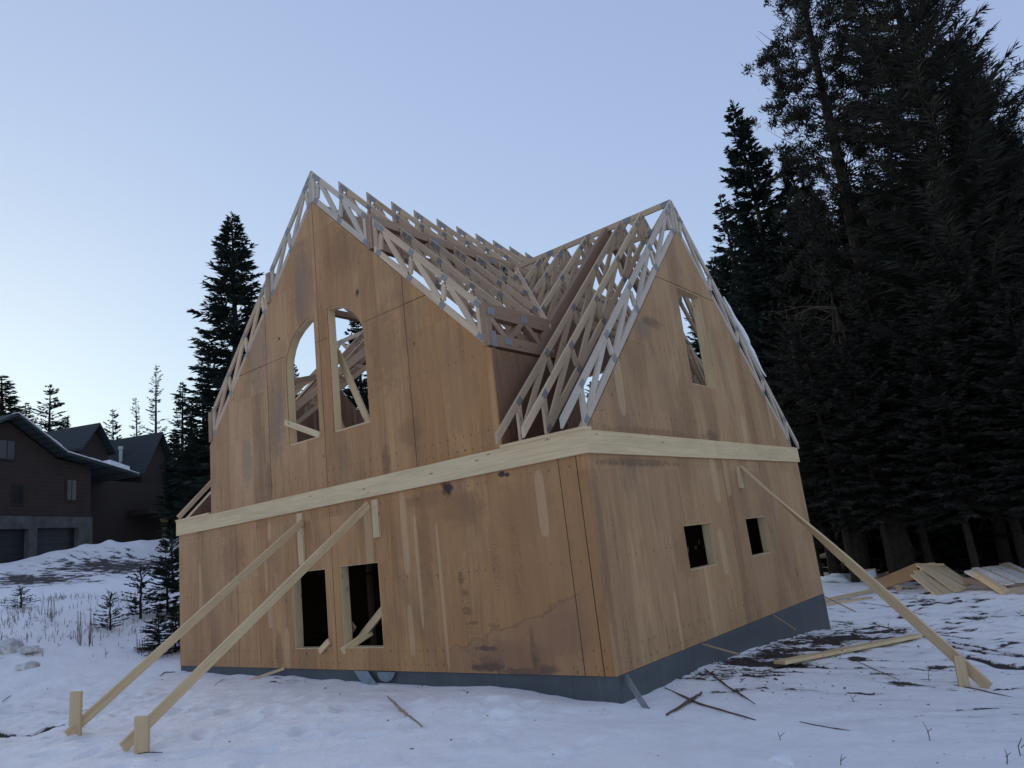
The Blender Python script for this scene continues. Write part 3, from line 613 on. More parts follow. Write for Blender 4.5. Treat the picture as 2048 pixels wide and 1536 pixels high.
# deep double board beside the third truss, from the eave girder up to the ridge
mb = MB(360)
for k in range(2):
    for (s0, s1) in ((1.18, YC-.06), (2*YC-1.18, YC+.06)):
        x = -1.27-k*.045; k_ = .015
        mb.prism([(x, s0, cz_(s0)+k_), (x, s1, cz_(s1)+k_), (x, s1, cz_(s1)-.30+k_), (x, s0, cz_(s0)-.30+k_)], (-.043, 0, 0), ax=(0, s1-s0, abs(s1-s0)))
hb(mb, 'valley_header', M['truss_dark'])
# valley girders (double plies) and jack trusses of the cross roof
for sgn in (1, -1):
    for side in (1, -1):
        mb = MB(370+sgn+3*side)
        xa, xb = XC+sgn*(g2+.02), XC+sgn*(g1+.08); ya_, yb_ = YC-side*(YC-1.42), YC-side*.06
        for k in range(2):
            off = Vector((sgn*.04*k, 0, 0))
            p0 = Vector((xa, ya_, 4.70))+off; p1 = Vector((xb, yb_, 6.9))+off
            mb.beam(p0-Vector((0, 0, .09)), p1-Vector((0, 0, .09)), .036, .16)
            mb.beam(p0-Vector((0, 0, .45)), p1-Vector((0, 0, .45)), .036, .09)
        for i in range(6):
            f = i/6+.05; q = p0.lerp(p1, f); mb.beam(q-Vector((0, 0, .1)), p0.lerp(p1, f+.11)-Vector((0, 0, .45)), .034, .08)
        hb(mb, 'valley_girder', M['truss'])
        for i in range(4):
            x = XC+sgn*(g2-.42-i*.52); dv = abs(abs(x-XC)-g1)
            s0 = YC-side*(abs(x-XC)-g1-.02)
            if abs(s0-YC) < .3: continue
            if side == 1: s1 = YC-.03
            else: s1 = YC+.03
            truss(crossP(x), s0, cz_(s0), s1, cz_(s1), max(2, int(abs(s1-s0)/.4)), seed=380+i+10*side+30*sgn, depth=.5)
# interior diagonal bracing boards and the pieces poking out of the windows
def board(a, b, w_, h_, name, mat='lumber', parent=None, up=(0, 0, 1), seed=0, bevel=0, tone=None):
    mb = MB(seed); mb.beam(a, b, w_, h_, up, tone=tone); return hb(mb, name, M[mat], parent, bevel=bevel)
board((-6.08, -.022, 4.06), (-5.12, -.022, 3.66), .038, .1, 'nailed_board', seed=401, tone=.2)
for i, (a, b, m_) in enumerate([((-5.0, .35, 5.1), (-4.2, .35, 3.5), 'lumber'), ((-6.4, 1.2, 6.9), (-4.6, 1.2, 5.3), 'truss'), ((-5.2, 1.8, 5.6), (-3.1, 1.8, 3.4), 'truss'), ((-5.6, 2.4, 5.7), (-3.4, 2.4, 3.6), 'truss'),
                              ((-7.6, 3.0, 3.0), (-8.6, 3.0, 4.9), 'truss'), ((-4.85, .3, .38), (-3.6, .3, 1.25), 'lumber'), ((-4.6, .55, .15), (-3.2, .55, 1.15), 'truss'), ((-5.5, .25, .05), (-4.9, .25, .62), 'lumber'),
                              ((-8.4, .6, 4.6), (-8.4, 3.4, 6.4), 'truss'), ((-7.4, 1.0, 5.2), (-8.5, 4.2, 6.2), 'truss')]):
    board(a, b, .038, .12, 'brace_board', m_, seed=410+i)
board((-4.86, -.03, .27), (-4.60, .35, .50), .04, .11, 'brace_board', 'lumber', seed=430, tone=.1)
board((-5.42, -.03, .27), (-5.17, -.03, .42), .038, .09, 'brace_board', 'lumber', seed=431, tone=.1)
mb = MB(440)
for x in (-7.2, -4.4, -2.2):
    for y in (2.4, 4.9): mb.box((x, y, -.05), (x+.09, y+.09, 2.5), ax=(0, 0, 1))
mb.box((-5.0, 2.6, -.05), (-4.9, 6.2, 2.48), ax=(0, 1, 0)); mb.box((-8.4, 3.4, HB), (-4.0, 3.5, HB+.9)); mb.box((-3.2, 1.8, -.05), (-3.1, 4.9, 2.48), ax=(0, 1, 0))
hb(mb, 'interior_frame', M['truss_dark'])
mb = MB(441)
for k in range(5): mb.box((-1.0-k*.4, 3.9+k*.1, -.05), (-.96-k*.4, 4.0+k*.1, 2.48), ax=(0, 0, 1))
mb.box((-2.75, 3.95, 1.1), (-.9, 4.0, 1.19), ax=(1, 0, 0)); hb(mb, 'interior_frame', M['lumber'])
# snow on the roof edge of the right gable, foam gasket lip, torn membrane
mb = MB(450); rr_ = random.Random(4)
pts = []; 
for i in range(16):
    f = i/15; y = 5.15+1.35*f; pts.append((.02+rr_.uniform(-.01, .01), y, cz_(y)+.015))
mb.tube(pts, [.012+.035*math.sin(math.pi*i/15)*rr_.uniform(.6, 1.2) for i in range(16)], 7)
hb(mb, 'snow_ridge', M['snow_lump'], smooth=True)
memb = mat_simple('pale_membrane', (.19, .225, .26), .5, .4, (.14, .165, .19), 8)
mb = MB(460)
def strip3(pts, wv, t=.006):
    for a, b in zip(pts, pts[1:]):
        mb.prism([a, b, Vector(b)+Vector(wv), Vector(a)+Vector(wv)], (0, -t, 0))
strip3([(-4.62, -.012, -.005), (-4.45, -.06, -.10), (-4.2, -.13, -.22)], (.34, -.01, .0))
hb(mb, 'membrane_flap', memb)
mb = MB(461)
N_ = 9
for i in range(N_):
    a = i/N_*math.pi; b = (i+1)/N_*math.pi; c0 = (-3.87, -.03, -.01)
    mb.prism([c0, (c0[0]-.19*math.cos(a), -.03-.02*math.sin(a), -.01-.13*math.sin(a)), (c0[0]-.19*math.cos(b), -.03-.02*math.sin(b), -.01-.13*math.sin(b))], (0, .004, 0))
hb(mb, 'membrane_flap', memb)
board((.03, .12, -.02), (.34, .02, -.38), .006, .09, 'membrane_strip', 'plate', seed=462)
board((-6.45, -.01, 0.0), (-6.95, -.35, -.13), .012, .045, 'wood_strip', 'truss', seed=463)
#@@BRACES
# ------------------------------------------------------------------ diagonal braces
def brace(topp, foot, cleat, stake_c, stake_h, stake_w, label, side, seed, cw=.14, bw=.115):
    """cleat = two points on the wall; board on edge from the cleat to the stake"""
    root = empty('diagonal_brace', (foot[0], foot[1], foot[2])); tag(root, label, 'brace', 'braces propping the house walls')
    inv = Matrix.Translation(-Vector(root.location))
    def pt_(mb, name, mt='brace', par=None):
        o = mb.build(name, M[mt], root, bevel=.003); o.matrix_parent_inverse = inv; return o
    mb = MB(seed)
    if not side: mb.beam(topp, foot, .038, bw, tone=.15)
    else:                                   # a warped plank, edge-on above and face-on below
        A0, A1 = Vector(topp), Vector(foot); dd_ = (A1-A0).normalized(); h0 = dd_.cross(Vector((0, 0, 1))).normalized(); v0 = h0.cross(dd_); N = 16; sec = []
        for i in range(N+1):
            f = i/N; th_ = R(62)*(1-sstep(.1, .62, f)); uu = v0*math.cos(th_)+h0*math.sin(th_); ww = dd_.cross(uu); q = A0.lerp(A1, f)
            sec.append([q-uu*bw/2-ww*.019, q-uu*bw/2+ww*.019, q+uu*bw/2+ww*.019, q+uu*bw/2-ww*.019])
        Lb = (A1-A0).length
        for i in range(N):
            for k, (va, vb) in enumerate([(0, .038), (.1, .1+bw), (.4, .438), (.6, .6+bw)]):
                k2 = (k+1) % 4; mb.quad([sec[i][k], sec[i][k2], sec[i+1][k2], sec[i+1][k]], [(Lb*i/N, va), (Lb*i/N, vb), (Lb*(i+1)/N, vb), (Lb*(i+1)/N, va)], .15)
        mb.quad(sec[0][::-1], [(0, 0)]*4, .15); mb.quad(sec[N], [(0, 0)]*4, .15)
    bo = pt_(mb, 'brace_board')
    mb = MB(seed+1); mb.beam(cleat[0], cleat[1], .038 if not side else .038, cw, up=(1, 0, 0) if not side else (0, 1, 0), tone=.3); pt_(mb, 'cleat')
    mb = MB(seed+2); s = Vector(stake_c); lean = Vector((.01, .0, .0)); mb.beam(s-Vector((0, 0, .3)), s+Vector((.02, 0, stake_h)), .036, stake_w, up=side_v[seed], tone=.5); pt_(mb, 'stake')
    return root
side_v = {500: (.9, .42, 0), 510: (.9, .42, 0), 520: (.85, .5, 0)}
f1_ = gp(134, 1474); f2_ = gp(245, 1500); s1_ = gp(150, 1470); s2_ = gp(283, 1500)
# stake boards stand on the camera side of each brace, face turned to the camera
brace((-5.70, -.05, 2.30), (f1_.x, f1_.y, f1_.z+.02), ((-5.79, -.02, 2.46), (-5.79, -.02, 1.62)), (s1_.x, s1_.y, s1_.z), .50, .16, 'long pale plank brace with the taller stake, farther from the camera on the left', 0, 500)
brace((-3.97, -.05, 2.38), (f2_.x, f2_.y, f2_.z+.02), ((-3.86, -.02, 2.44), (-3.86, -.02, 1.88)), (s2_.x, s2_.y, s2_.z), .33, .17, 'long pale plank brace with dark scorch mark and shorter stake, nearest on the left', 0, 510)
gr_ = gp(1980, 1380); gs = gp(1925, 1373)
brace((.05, 4.47, 2.36), (gr_.x, gr_.y, gr_.z+.03), ((.02, 4.39, 2.37), (.02, 4.37, 2.02)), (gs.x+.02, gs.y-.04, gs.z), .36, .12, 'long pale plank brace with stake propping the right wall', 1, 520, cw=.14, bw=.14)
#@@GROUNDSTUFF
rnd = random.Random(11)
def single(mb, name, mat, label, cat, group=None, loc=None, bevel=0, smooth=False):
    o = mb.build(name, mat, None, bevel=bevel, smooth=smooth); 
    if loc is not None: centred(o, loc)
    return tag(o, label, cat, group)
def lay(pa, pb, w_, h_, name, mat, label, cat, group=None, seed=0, lift=0.0, tone=None):
    a = gp(*pa); b = gp(*pb); a.z += h_/2+lift; b.z += h_/2+lift
    mb = MB(seed); mb.beam(a, b, w_, h_, tone=tone); return single(mb, name, M[mat], label, cat, group, loc=(a+b)/2, bevel=.003)
lay((1560, 1332), (1835, 1277), .18, .045, 'plank', 'lumber', 'long pale plank lying on the snow beside the right foundation', 'plank', seed=601, lift=.02, tone=.2)
lay((1640, 1207), (1762, 1181), .16, .045, 'plank', 'lumber', 'plank lying on snow behind the far corner of the foundation, upper of two', 'plank', seed=602, lift=.03, tone=.9)
lay((1640, 1214), (1740, 1197), .16, .045, 'plank', 'lumber', 'plank lying on snow behind the far corner of the foundation, lower of two', 'plank', seed=603, tone=.9)
def stick(pl, r, name, label, mat, seed, lift=.01, cat='stick', group='sticks lying on the snow', flat=1):
    mb = MB(seed); P = [gp(*q) for q in pl]; rr = random.Random(seed); Q = []
    for a, b in zip(P, P[1:]):
        for i in range(5): Q.append(a.lerp(b, i/5))
    Q.append(P[-1]); Q = [q+Vector((rr.uniform(-1, 1)*r*.5, rr.uniform(-1, 1)*r*.5, lift+rr.random()*r*.6)) for q in Q]
    n = len(Q); mb.tube(Q, [r*(.35+.75*math.sin(math.pi*(.12+.8*i/(n-1))))*rr.uniform(.75, 1.2) for i in range(n)], 5)
    return single(mb, name, mat, label, cat, group, loc=Q[0])
bark = mat_simple('bark_stick', (.085, .06, .045), .9, .2, (.16, .11, .08), 25, .4)
palebark = mat_simple('splintered_wood', (.24, .16, .10), .9, .2, (.40, .30, .2), 30, .4)
stick([(775, 1395), (800, 1420), (815, 1432), (845, 1456)], .014, 'splinter', 'pale split splinter lying on snow below the front wall', palebark, 610)
stick([(1403, 1388), (1380, 1405), (1335, 1433)], .018, 'stick', 'short thick brown stick crossing a longer one in front of the right foundation', bark, 611)
stick([(1330, 1378), (1400, 1410), (1512, 1443)], .010, 'stick', 'long thin branch crossed by a short stick on the snow', bark, 612)
stick([(1410, 1340), (1455, 1375), (1511, 1410)], .010, 'stick', 'thin branch running from the foundation out over snow', bark, 613)
stick([(1800, 1362), (1760, 1345), (1700, 1318)], .006, 'stick', 'very thin twig between the fallen plank and the right stake', bark, 614, group='thin twigs on the snow')
stick([(1910, 1372), (1960, 1382), (2030, 1398)], .007, 'stick', 'thin dark twig at the foot of the right brace', bark, 615, group='thin twigs on the snow')
stick([(320, 1353), (330, 1346), (350, 1345)], .010, 'stick', 'small forked stick near the left end of the front wall', bark, 616, group='thin twigs on the snow')
stick([(420, 1378), (450, 1358)], .006, 'stick', 'thin twig pointing at the front wall near the braces', bark, 617, group='thin twigs on the snow')
stick([(275, 1510), (300, 1507), (325, 1507)], .006, 'stick', 'thin twig beside the nearest left stake', bark, 618, group='thin twigs on the snow')
stick([(5, 1405), (14, 1398), (22, 1392)], .008, 'stick', 'small dark twig at the left edge of the snow', bark, 619, group='thin twigs on the snow')
stick([(1600, 1446), (1660, 1458), (1700, 1463)], .005, 'stick', 'faint thin twig half buried in the right foreground', bark, 620, group='thin twigs on the snow')
stick([(1860, 1235), (1790, 1216), (1715, 1205)], .006, 'stick', 'thin twig on trodden snow behind the right brace', bark, 621, group='thin twigs on the snow')
# snow-covered and upright little twigs
for i, (q, h_, lab) in enumerate([((1857, 1362), .12, 'tiny upright twig in snow left of the right stake'), ((1860, 1480), .14, 'tiny leaning twig in the right foreground snow'), ((2040, 1510), .12, 'tiny bent stem at the bottom right corner'), ((1563, 1480), .07, 'tiny stem poking through the middle foreground snow'), ((1708, 1402), .07, 'tiny curled stem in snow before the fallen plank'), ((2012, 1525), .09, 'dark forked stem near the bottom right corner'), ((1680, 1532), .08, 'dark bent twig at the bottom edge, right of centre')]):
    a = gp(*q); mb = MB(630+i); rr = random.Random(i); b = a+Vector((rr.uniform(-.04, .04), rr.uniform(-.03, .03), h_)); mb.tube([a-Vector((0, 0, .03)), a.lerp(b, .5)+Vector((rr.uniform(-.02, .02), 0, 0)), b], [.005, .004, .002], 4)
    mb.tube([a.lerp(b, .4), a.lerp(b, .4)+Vector((.04, .02, .03))], [.003, .002], 4)
    single(mb, 'twig', bark, lab, 'twig', 'upright twigs in the snow', loc=a)
# bark crumbs: uncountable debris
mb = MB(650); rr = random.Random(5)
def crumbs(n, fx):
    for _ in range(n):
        q = fx(); a = gp(*q); s = rr.uniform(.004, .012)*(1+(rr.random() < .15)); 
        mb.beam(a, a+Vector((rr.uniform(-1, 1)*s*2.2, rr.uniform(-1, 1)*s*2.2, s*.5)), s, s*.6)
crumbs(60, lambda: (rr.uniform(380, 1240), 1362+rr.random()**2.2*70)); crumbs(60, lambda: (rr.uniform(1290, 1700), rr.uniform(1330, 1400))); crumbs(60, lambda: (rr.uniform(1660, 2048), rr.uniform(1215, 1420)))
crumbs(22, lambda: (rr.uniform(0, 700), rr.uniform(1340, 1530))); crumbs(16, lambda: (rr.uniform(700, 2048), rr.uniform(1440, 1535)))
o = mb.build('bark_debris', bark); tag(o, 'dark bark crumbs and chips scattered over the snow around the building', 'debris', kind='stuff')
mb = MB(660)
for k in range(330):
    y = rr.uniform(1.4, 7.8); x = .08+rr.random()**1.4*(.35+.2*y); a = Vector((x, y, gz(x, y)+.0)); an = rr.gauss(-.5, .35); L_ = rr.uniform(.05, .28)
    mb.tube([a, a+Vector((math.cos(an)*L_, math.sin(an)*L_, rr.uniform(.0, .04)))], [.006, .002], 4)
o = mb.build('brush_litter', bark); tag(o, 'dark litter of needles and twigs along the right foundation', 'debris', kind='stuff')
# thin stakes leaning by the right foundation
for i, (a, b, lab) in enumerate([(((0.0, 2.15, -.02), (.55, 2.0, -.12)), 0, 'thin pale strip sticking out from the right foundation, nearer one'), (((0.0, 4.75, -.02), (.45, 4.4, -.2)), 0, 'thin pale strip sticking out from the right foundation, farther one'), (((0.02, 7.35, -.05), (.62, 7.0, -.3)), 0, 'thin pale strip sticking out at the far corner of the foundation')]):
    mb = MB(670+i); mb.beam(a[0], a[1], .012, .02); single(mb, 'wood_strip', M['truss'], lab, 'wood strip', 'strips at the right foundation', loc=a[0])
# lumber heap
def gp2(px, py, up=0): return gp(px, py)
def boardpx(px0, py0, d0, px1, py1, d1, w_, h_, label, group, seed, name='board', mat='lumber', tone=None, cat='board', up=(0, 0, 1)):
    a = ata(px0, py0, d0); b = ata(px1, py1, d1); mb = MB(seed); mb.beam(a, b, w_, h_, up, tone=tone)
    return single(mb, name, M[mat], label, cat, group, loc=(a+b)/2, bevel=.003)
# plywood offcut leaning on the heap, scrap box
A = [ata(1748, 1170, 20.4), ata(1760, 1177, 20.1), ata(1836, 1155, 20.2), ata(1835, 1126, 20.6)]
mb = MB(700); p0, p1, p2, p3 = ata(1746, 1162, 22.6), ata(1760, 1178, 22.2), ata(1836, 1156, 22.2), ata(1834, 1125, 22.8)
mb.prism([p0, p1, p2, p3], (0, .02, -.02), tone=.3); single(mb, 'plywood_offcut', M['ply_tan'], 'tan plywood offcut leaning against the lumber heap', 'plywood', loc=p1)
pile_l = [(1838, 1130, 21.4, 1925, 1178, 20.0), (1846, 1136, 21.2, 1915, 1182, 19.8), (1834, 1142, 21.0, 1895, 1188, 19.7), (1828, 1150, 20.8, 1880, 1191, 19.5), (1852, 1130, 21.7, 1932, 1171, 20.3), (1862, 1127, 21.9, 1938, 1168, 20.5), (1836, 1129, 21.6, 1886, 1129, 22.0), (1880, 1130, 22.0, 1932, 1166, 20.8)]
for i, (a, b, c, d, e, f) in enumerate(pile_l):
    boardpx(a, b, c+.9, d, e, f+.7, .17, .055, 'pale board in the lumber heap beside the plywood offcut', 'boards of the left lumber heap', 710+i, tone=rnd.random())
pile_r = []
for i in range(12):
    f = i/11; boardpx(1935+f*75+rnd.uniform(-5, 5), 1142-f*13+rnd.uniform(-2, 2), 21.6+f*1.6, 2002+f*85+rnd.uniform(-6, 6), 1176-f*14+rnd.uniform(-2, 2), 20.0+f*1.6, .17, .06, 'snow-dusted board in the lumber heap at the right edge of the photo', 'boards of the right lumber heap', 730+i, mat='snowy' if i % 3 != 1 else 'lumber', tone=rnd.random())
for i in range(5):
    boardpx(1930+i*25, 1160+i*2, 21.0, 2010+i*22, 1176+i, 20.2, .12, .10, 'brown timber under the right lumber heap', 'timbers under the right lumber heap', 745+i, mat='truss_dark', cat='timber', name='timber')
boardpx(1952, 1148, 20.9, 2012, 1185, 19.6, .13, .14, 'thick pale beam along the front edge of the right lumber heap', None, 752, cat='beam', name='beam', tone=.1)
boardpx(2008, 1184, 19.65, 2075, 1176, 19.9, .12, .13, 'thick timber end lying across the front of the right lumber heap', None, 753, cat='beam', name='beam', tone=.7, mat='truss')
boardpx(1792, 1177, 21.9, 1804, 1177, 21.9, .15, .14, 'small wood block under the plywood offcut', None, 754, cat='block', name='wood_block', mat='truss')
mb = MB(755); a = ata(1742, 1147, 24.0); mb.box((a.x-.14, a.y-.1, a.z-.16), (a.x+.14, a.y+.1, a.z+.13)); bx = single(mb, 'scrap_box', M['truss'], 'small wooden box with white label standing left of the plywood offcut', 'box', loc=a)
bx.rotation_euler = (0, 0, .35)
mb = MB(756); mb.box((-.09, -.106, -.10), (.10, -.102, .1)); o = mb.build('label_sheet', mat_simple('white_sheet', (.75, .78, .85)), bx); 
# dirty lumps of ploughed snow
def lump(px, py, r, label, seed, mat=None):
    import bmesh
    bm = bmesh.new(); bmesh.ops.create_icosphere(bm, subdivisions=3, radius=1); rr = random.Random(seed); ox, oy = rr.uniform(0, 50), rr.uniform(0, 50)
    for v in bm.verts:
        n = float(fbm(v.co.x*1.3+ox+v.co.z*.7, v.co.y*1.3+oy-v.co.z*.6, 3, seed)); v.co = Vector((v.co.x*r[0], v.co.y*r[1], v.co.z*r[2]))*(1+.75*n)
    me = bpy.data.meshes.new('snow_lump'); bm.to_mesh(me); bm.free(); me.polygons.foreach_set('use_smooth', [True]*len(me.polygons)); me.materials.append(mat or M['snow_lump'])
    o = bpy.data.objects.new('snow_lump', me); col.objects.link(o); q = gp(px, py); o.location = (q.x, q.y, q.z+r[2]*.1); o.rotation_euler = (0, 0, rr.uniform(0, 3)); return tag(o, label, 'snow lump', 'lumps of ploughed snow')
dirty = mat_simple('dirty_snow', (.80, .79, .78), .8, .2, (.42, .39, .37), 7, .8)
lump(12, 1298, (.30, .24, .15), 'large dirty snow lump at the left edge of the photo', 1, dirty); lump(55, 1302, (.3, .2, .08), 'low dirty snow lump right of the large one at the left edge', 2, dirty)
lump(52, 1335, (.16, .13, .08), 'small snow lump left of the first brace', 4, dirty); lump(1560, 1522, (.12, .1, .06), 'small snow clod in the bottom foreground', 5)
lump(1672, 1163, (.45, .4, .2), 'snow heap behind the far corner of the house', 6)
#@@TREES
def mat_leaf(name, c0, c1, br=0):
    g = NG(name); nn = g.noise(objco(g), 1.6, 3); t = attr(g, 'tone'); c = g.mix(g.mapr(nn, .35, .65), c0, c1); c = g.mix(t, c, tuple(x*.6 for x in c0))
    return g.fin(c, .95, .05)
M['needle'] = mat_leaf('spruce_needles', (.030, .042, .036), (.040, .052, .040))
M['needle_b'] = mat_leaf('old_pine_needles', (.042, .046, .037), (.054, .045, .034))
M['trunkbark'] = mat_simple('tree_bark', (.030, .023, .019), .95, .1, (.055, .042, .034), 6, .6)
def conifer(seed, H, Rr, zb, power=.75, nper=6, dz=.3, droop=.15, twig=.32, tw=.06, clump=0, density=1.0, sparse=0, upturn=.25, name='spruce', mat='needle'):
    rg_ = np.random.default_rng(seed); mbt = MB(seed)
    lean = rg_.uniform(-.02, .02, 2); n = 14
    tp = [(lean[0]*H*f*f+rg_.uniform(-.02, .02), lean[1]*H*f*f, H*f-.4*(f == 0)) for f in np.linspace(0, 1, n)]
    r0 = .0135*H+.006; mbt.tube(tp, [r0*(1-f)**.85+.012 for f in np.linspace(0, 1, n)], 9)
    S = []; Dv = []; Ln = []; Wd = []; Tn = []
    z = zb
    while z < H-.15:
        f = (z-zb)/(H-zb); Lm = Rr*(1-f)**power*(1 if f > .1 else .75+2.5*f)+.12
        k = max(3, int(nper*(1-.35*f)+rg_.uniform(-1, 1)))
        for j in range(k):
            if rg_.random() < sparse: continue
            az = rg_.uniform(0, 2*math.pi); L = Lm*rg_.uniform(.55, 1.12)
            if rg_.random() < .06: L *= 1.2
            el = (.55*f-droop)+rg_.uniform(-.12, .12); o = np.array([lean[0]*H*(z/H)**2, lean[1]*H*(z/H)**2, z+rg_.uniform(-.1, .1)])
            m = max(3, int(L/.22)); t = np.linspace(0, 1, m+1)
            hor = L*t; ver = L*(math.tan(el)*t-droop*.5*t*(1-t)*2+upturn*.35*t**3)
            bx_ = o[None]+np.stack([np.cos(az)*hor, np.sin(az)*hor, ver], 1)
            br = max(.006, .02*L**.8*.6)
            if L > .5: mbt.tube([tuple(q) for q in bx_[::max(1, m//3)]]+[tuple(bx_[-1])], [br*(1-.85*i/(len(bx_[::max(1, m//3)]))) for i in range(len(bx_[::max(1, m//3)])+1)], 3, cap=False)
            # twigs
            nt_ = int(L/.05*density)+4; start = .45 if clump else .12
            tt = start+(1-start)*rg_.random(nt_)**.8; seg = tt*m; i0 = np.minimum(seg.astype(int), m-1); fr_ = (seg-i0)[:, None]
            P0 = bx_[i0]*(1-fr_)+bx_[i0+1]*fr_; bd = (bx_[-1]-bx_[0]); bd = bd/np.linalg.norm(bd)
            sd_ = np.array([-math.sin(az), math.cos(az), 0]); sgn = rg_.choice([-1, 1], nt_)[:, None]
            if clump:
                nc = max(3, int(L*1.5)); ct = .3+.7*rg_.random(nc)**.7; ci = rg_.integers(0, nc, nt_); sg_ = ct*m; j0 = np.minimum(sg_.astype(int), m-1); jf = (sg_-j0)[:, None]
                cc_ = bx_[j0]*(1-jf)+bx_[j0+1]*jf+rg_.normal(0, clump*1.3, (nc, 3)); P0 = cc_[ci]+rg_.normal(0, clump*.55, (nt_, 3))*np.array([1, 1, .7]); d = rg_.normal(0, 1, (nt_, 3))+bd*.6; d[:, 2] += .5; l = twig*rg_.uniform(.5, 1.1, nt_)
            else:
                d = bd*rg_.uniform(.35, 1, (nt_, 1))+sd_*sgn*rg_.uniform(.2, 1.0, (nt_, 1)); d[:, 2] += rg_.uniform(-.35, .15, nt_)
                l = twig*rg_.uniform(.45, 1.15, nt_)*np.minimum(1.3, .45+1.2*L*(1.15-tt)/1.2)
            d /= np.linalg.norm(d, axis=1)[:, None]
            S.append(P0); Dv.append(d); Ln.append(l); Wd.append(tw*rg_.uniform(.6, 1.3, nt_)); Tn.append(np.full(nt_, rg_.random()))
        z += dz*rg_.uniform(.6, 1.3)*(1-.3*f)
    # leader
    nl = 12; S.append(np.stack([np.full(nl, lean[0]*H), np.full(nl, lean[1]*H), H-rg_.random(nl)*.6], 1)); dd = rg_.normal(0, .6, (nl, 3)); dd[:, 2] = 1; dd /= np.linalg.norm(dd, axis=1)[:, None]; Dv.append(dd); Ln.append(np.full(nl, .25)); Wd.append(np.full(nl, tw*.7)); Tn.append(np.full(nl, .5))
    S = np.concatenate(S); Dv = np.concatenate(Dv); Ln = np.concatenate(Ln); Wd = np.concatenate(Wd); Tn = np.concatenate(Tn)
    n = len(S); rv = rg_.normal(0, 1, (n, 3)); sdv = np.cross(Dv, rv); sdv /= np.linalg.norm(sdv, axis=1)[:, None]
    mid = S+Dv*(Ln*.45)[:, None]; e = S+Dv*Ln[:, None]; wv = sdv*Wd[:, None]*.5
    V = np.stack([S, mid-wv, e, mid+wv], 1).reshape(-1, 3)
    me = bpy.data.meshes.new('crown'); me.vertices.add(n*4); me.vertices.foreach_set('co', V.astype('f').ravel())
    me.loops.add(n*4); me.loops.foreach_set('vertex_index', np.arange(n*4, dtype='i')); me.polygons.add(n); me.polygons.foreach_set('loop_start', np.arange(0, n*4, 4, dtype='i')); me.update()
    a_ = me.attributes.new('tone', 'FLOAT', 'POINT'); a_.data.foreach_set('value', np.repeat(Tn, 4).astype('f')); me.materials.append(M[mat])
    tr = mbt.build('trunk', M['trunkbark']); tm = tr.data; bpy.data.objects.remove(tr)
    return (tm, me, H)
def plant(v, x, y, H, label, name, cat='tree', group=None, rz=None, sx=1.0, zoff=0):
    tm, cm, h0 = v; r = empty(name, (x, y, gz(x, y)+zoff), rz if rz is not None else rnd.uniform(0, 6.28)); s = H/h0; r.scale = (s*sx, s*sx, s)
    for nm, m_ in (('trunk', tm), ('crown', cm)):
        o = bpy.data.objects.new(nm, m_); col.objects.link(o); o.parent = r
    return tag(r, label, cat, group)
def at_(az, d): a = R(az); return CP.x+d*math.sin(a), CP.y+d*math.cos(a)
def plant_az(v, az, d, el, *a, **k):
    x, y = at_(az, d); H = CP.z+d*math.tan(R(el))-gz(x, y); return plant(v, x, y, H, *a, **k)
V_sp = conifer(1, 19, 3.0, 1.2, .78, 8, .26, .22, .5, .10, density=1.7)
V_sp2 = conifer(2, 17, 2.2, 1.0, .8, 7, .27, .25, .42, .09, density=1.4, name='b')
V_thin = conifer(3, 16, 1.7, 2.2, .7, 5, .36, .05, .36, .075, density=.9, sparse=.25)
V_layer = conifer(4, 13, 3.2, 1.5, .9, 6, .42, -.05, .42, .09, density=1.2)
V_pine = conifer(5, 26, 3.1, 2.5, .45, 10, .36, -.10, .24, .045, clump=.17, density=4.6, sparse=.22, mat='needle_b', upturn=.6)
V_pine2 = conifer(6, 26, 3.5, 2.2, .50, 12, .30, -.06, .46, .05, density=1.9, sparse=.12, mat='needle_b', upturn=.5)
V_dense = conifer(7, 15, 3.0, .5, .6, 9, .25, .15, .42, .10, density=1.6, mat='needle_b')
V_skirt = conifer(11, 12, 2.6, 3.0, .45, 9, .28, .22, .34, .07, density=1.6, mat='needle_b', upturn=.1)
V_bare = conifer(8, 16, 2.2, 3.0, .5, 7, .28, -.15, .3, .04, density=.45, sparse=.1, upturn=.7)
V_sap = conifer(9, 1.2, .5, .08, .95, 6, .10, .0, .12, .035, density=2.6, upturn=.2)
V_sap2 = conifer(10, 2.4, 1.05, .1, .8, 8, .15, .05, .2, .055, density=2.8)
# left of the house
plant_az(V_sp, -60.0, 40, 26.8, 'tall full dark spruce rising behind the left end of the plywood house', 'spruce_tree', rz=1.0, sx=1.2)
LG = 'far trees behind the log house'
plant_az(V_thin, -65.6, 66, 15.6, 'tall thin spire-like spruce right of the log house roof', 'spruce_tree', group=LG)
plant_az(V_thin, -66.7, 66, 13.2, 'short scraggy spruce just left of the thin spire-like one', 'spruce_tree', group=LG)
plant_az(V_layer, -68.2, 68, 12.4, 'small layered spruce poking above the log house roof', 'spruce_tree', group=LG)
plant_az(V_layer, -72.1, 66, 14.1, 'wide layered spruce behind the log house dormer', 'spruce_tree', group=LG, sx=1.35)
plant_az(V_sp2, -74.6, 66, 14.6, 'dense spruce at the left edge behind the log house', 'spruce_tree', group=LG, sx=2.2)
plant_az(V_sp2, -75.6, 68, 14.0, 'dense spruce at the extreme left edge of the photo', 'spruce_tree', group=LG, sx=2.2)
plant_az(V_sp2, -73.3, 70, 12.9, 'low spruce between the dense left one and the layered one', 'spruce_tree', group=LG, sx=1.4)
plant_az(V_sp2, -63.9, 50, 14.4, 'dark spruce nearest right of the thin spire-like one', 'spruce_tree', group=LG, sx=1.2)
plant_az(V_sp2, -62.3, 46, 15.2, 'dark spruce touching the left edge of the tall full spruce', 'spruce_tree', group=LG, sx=1.2)
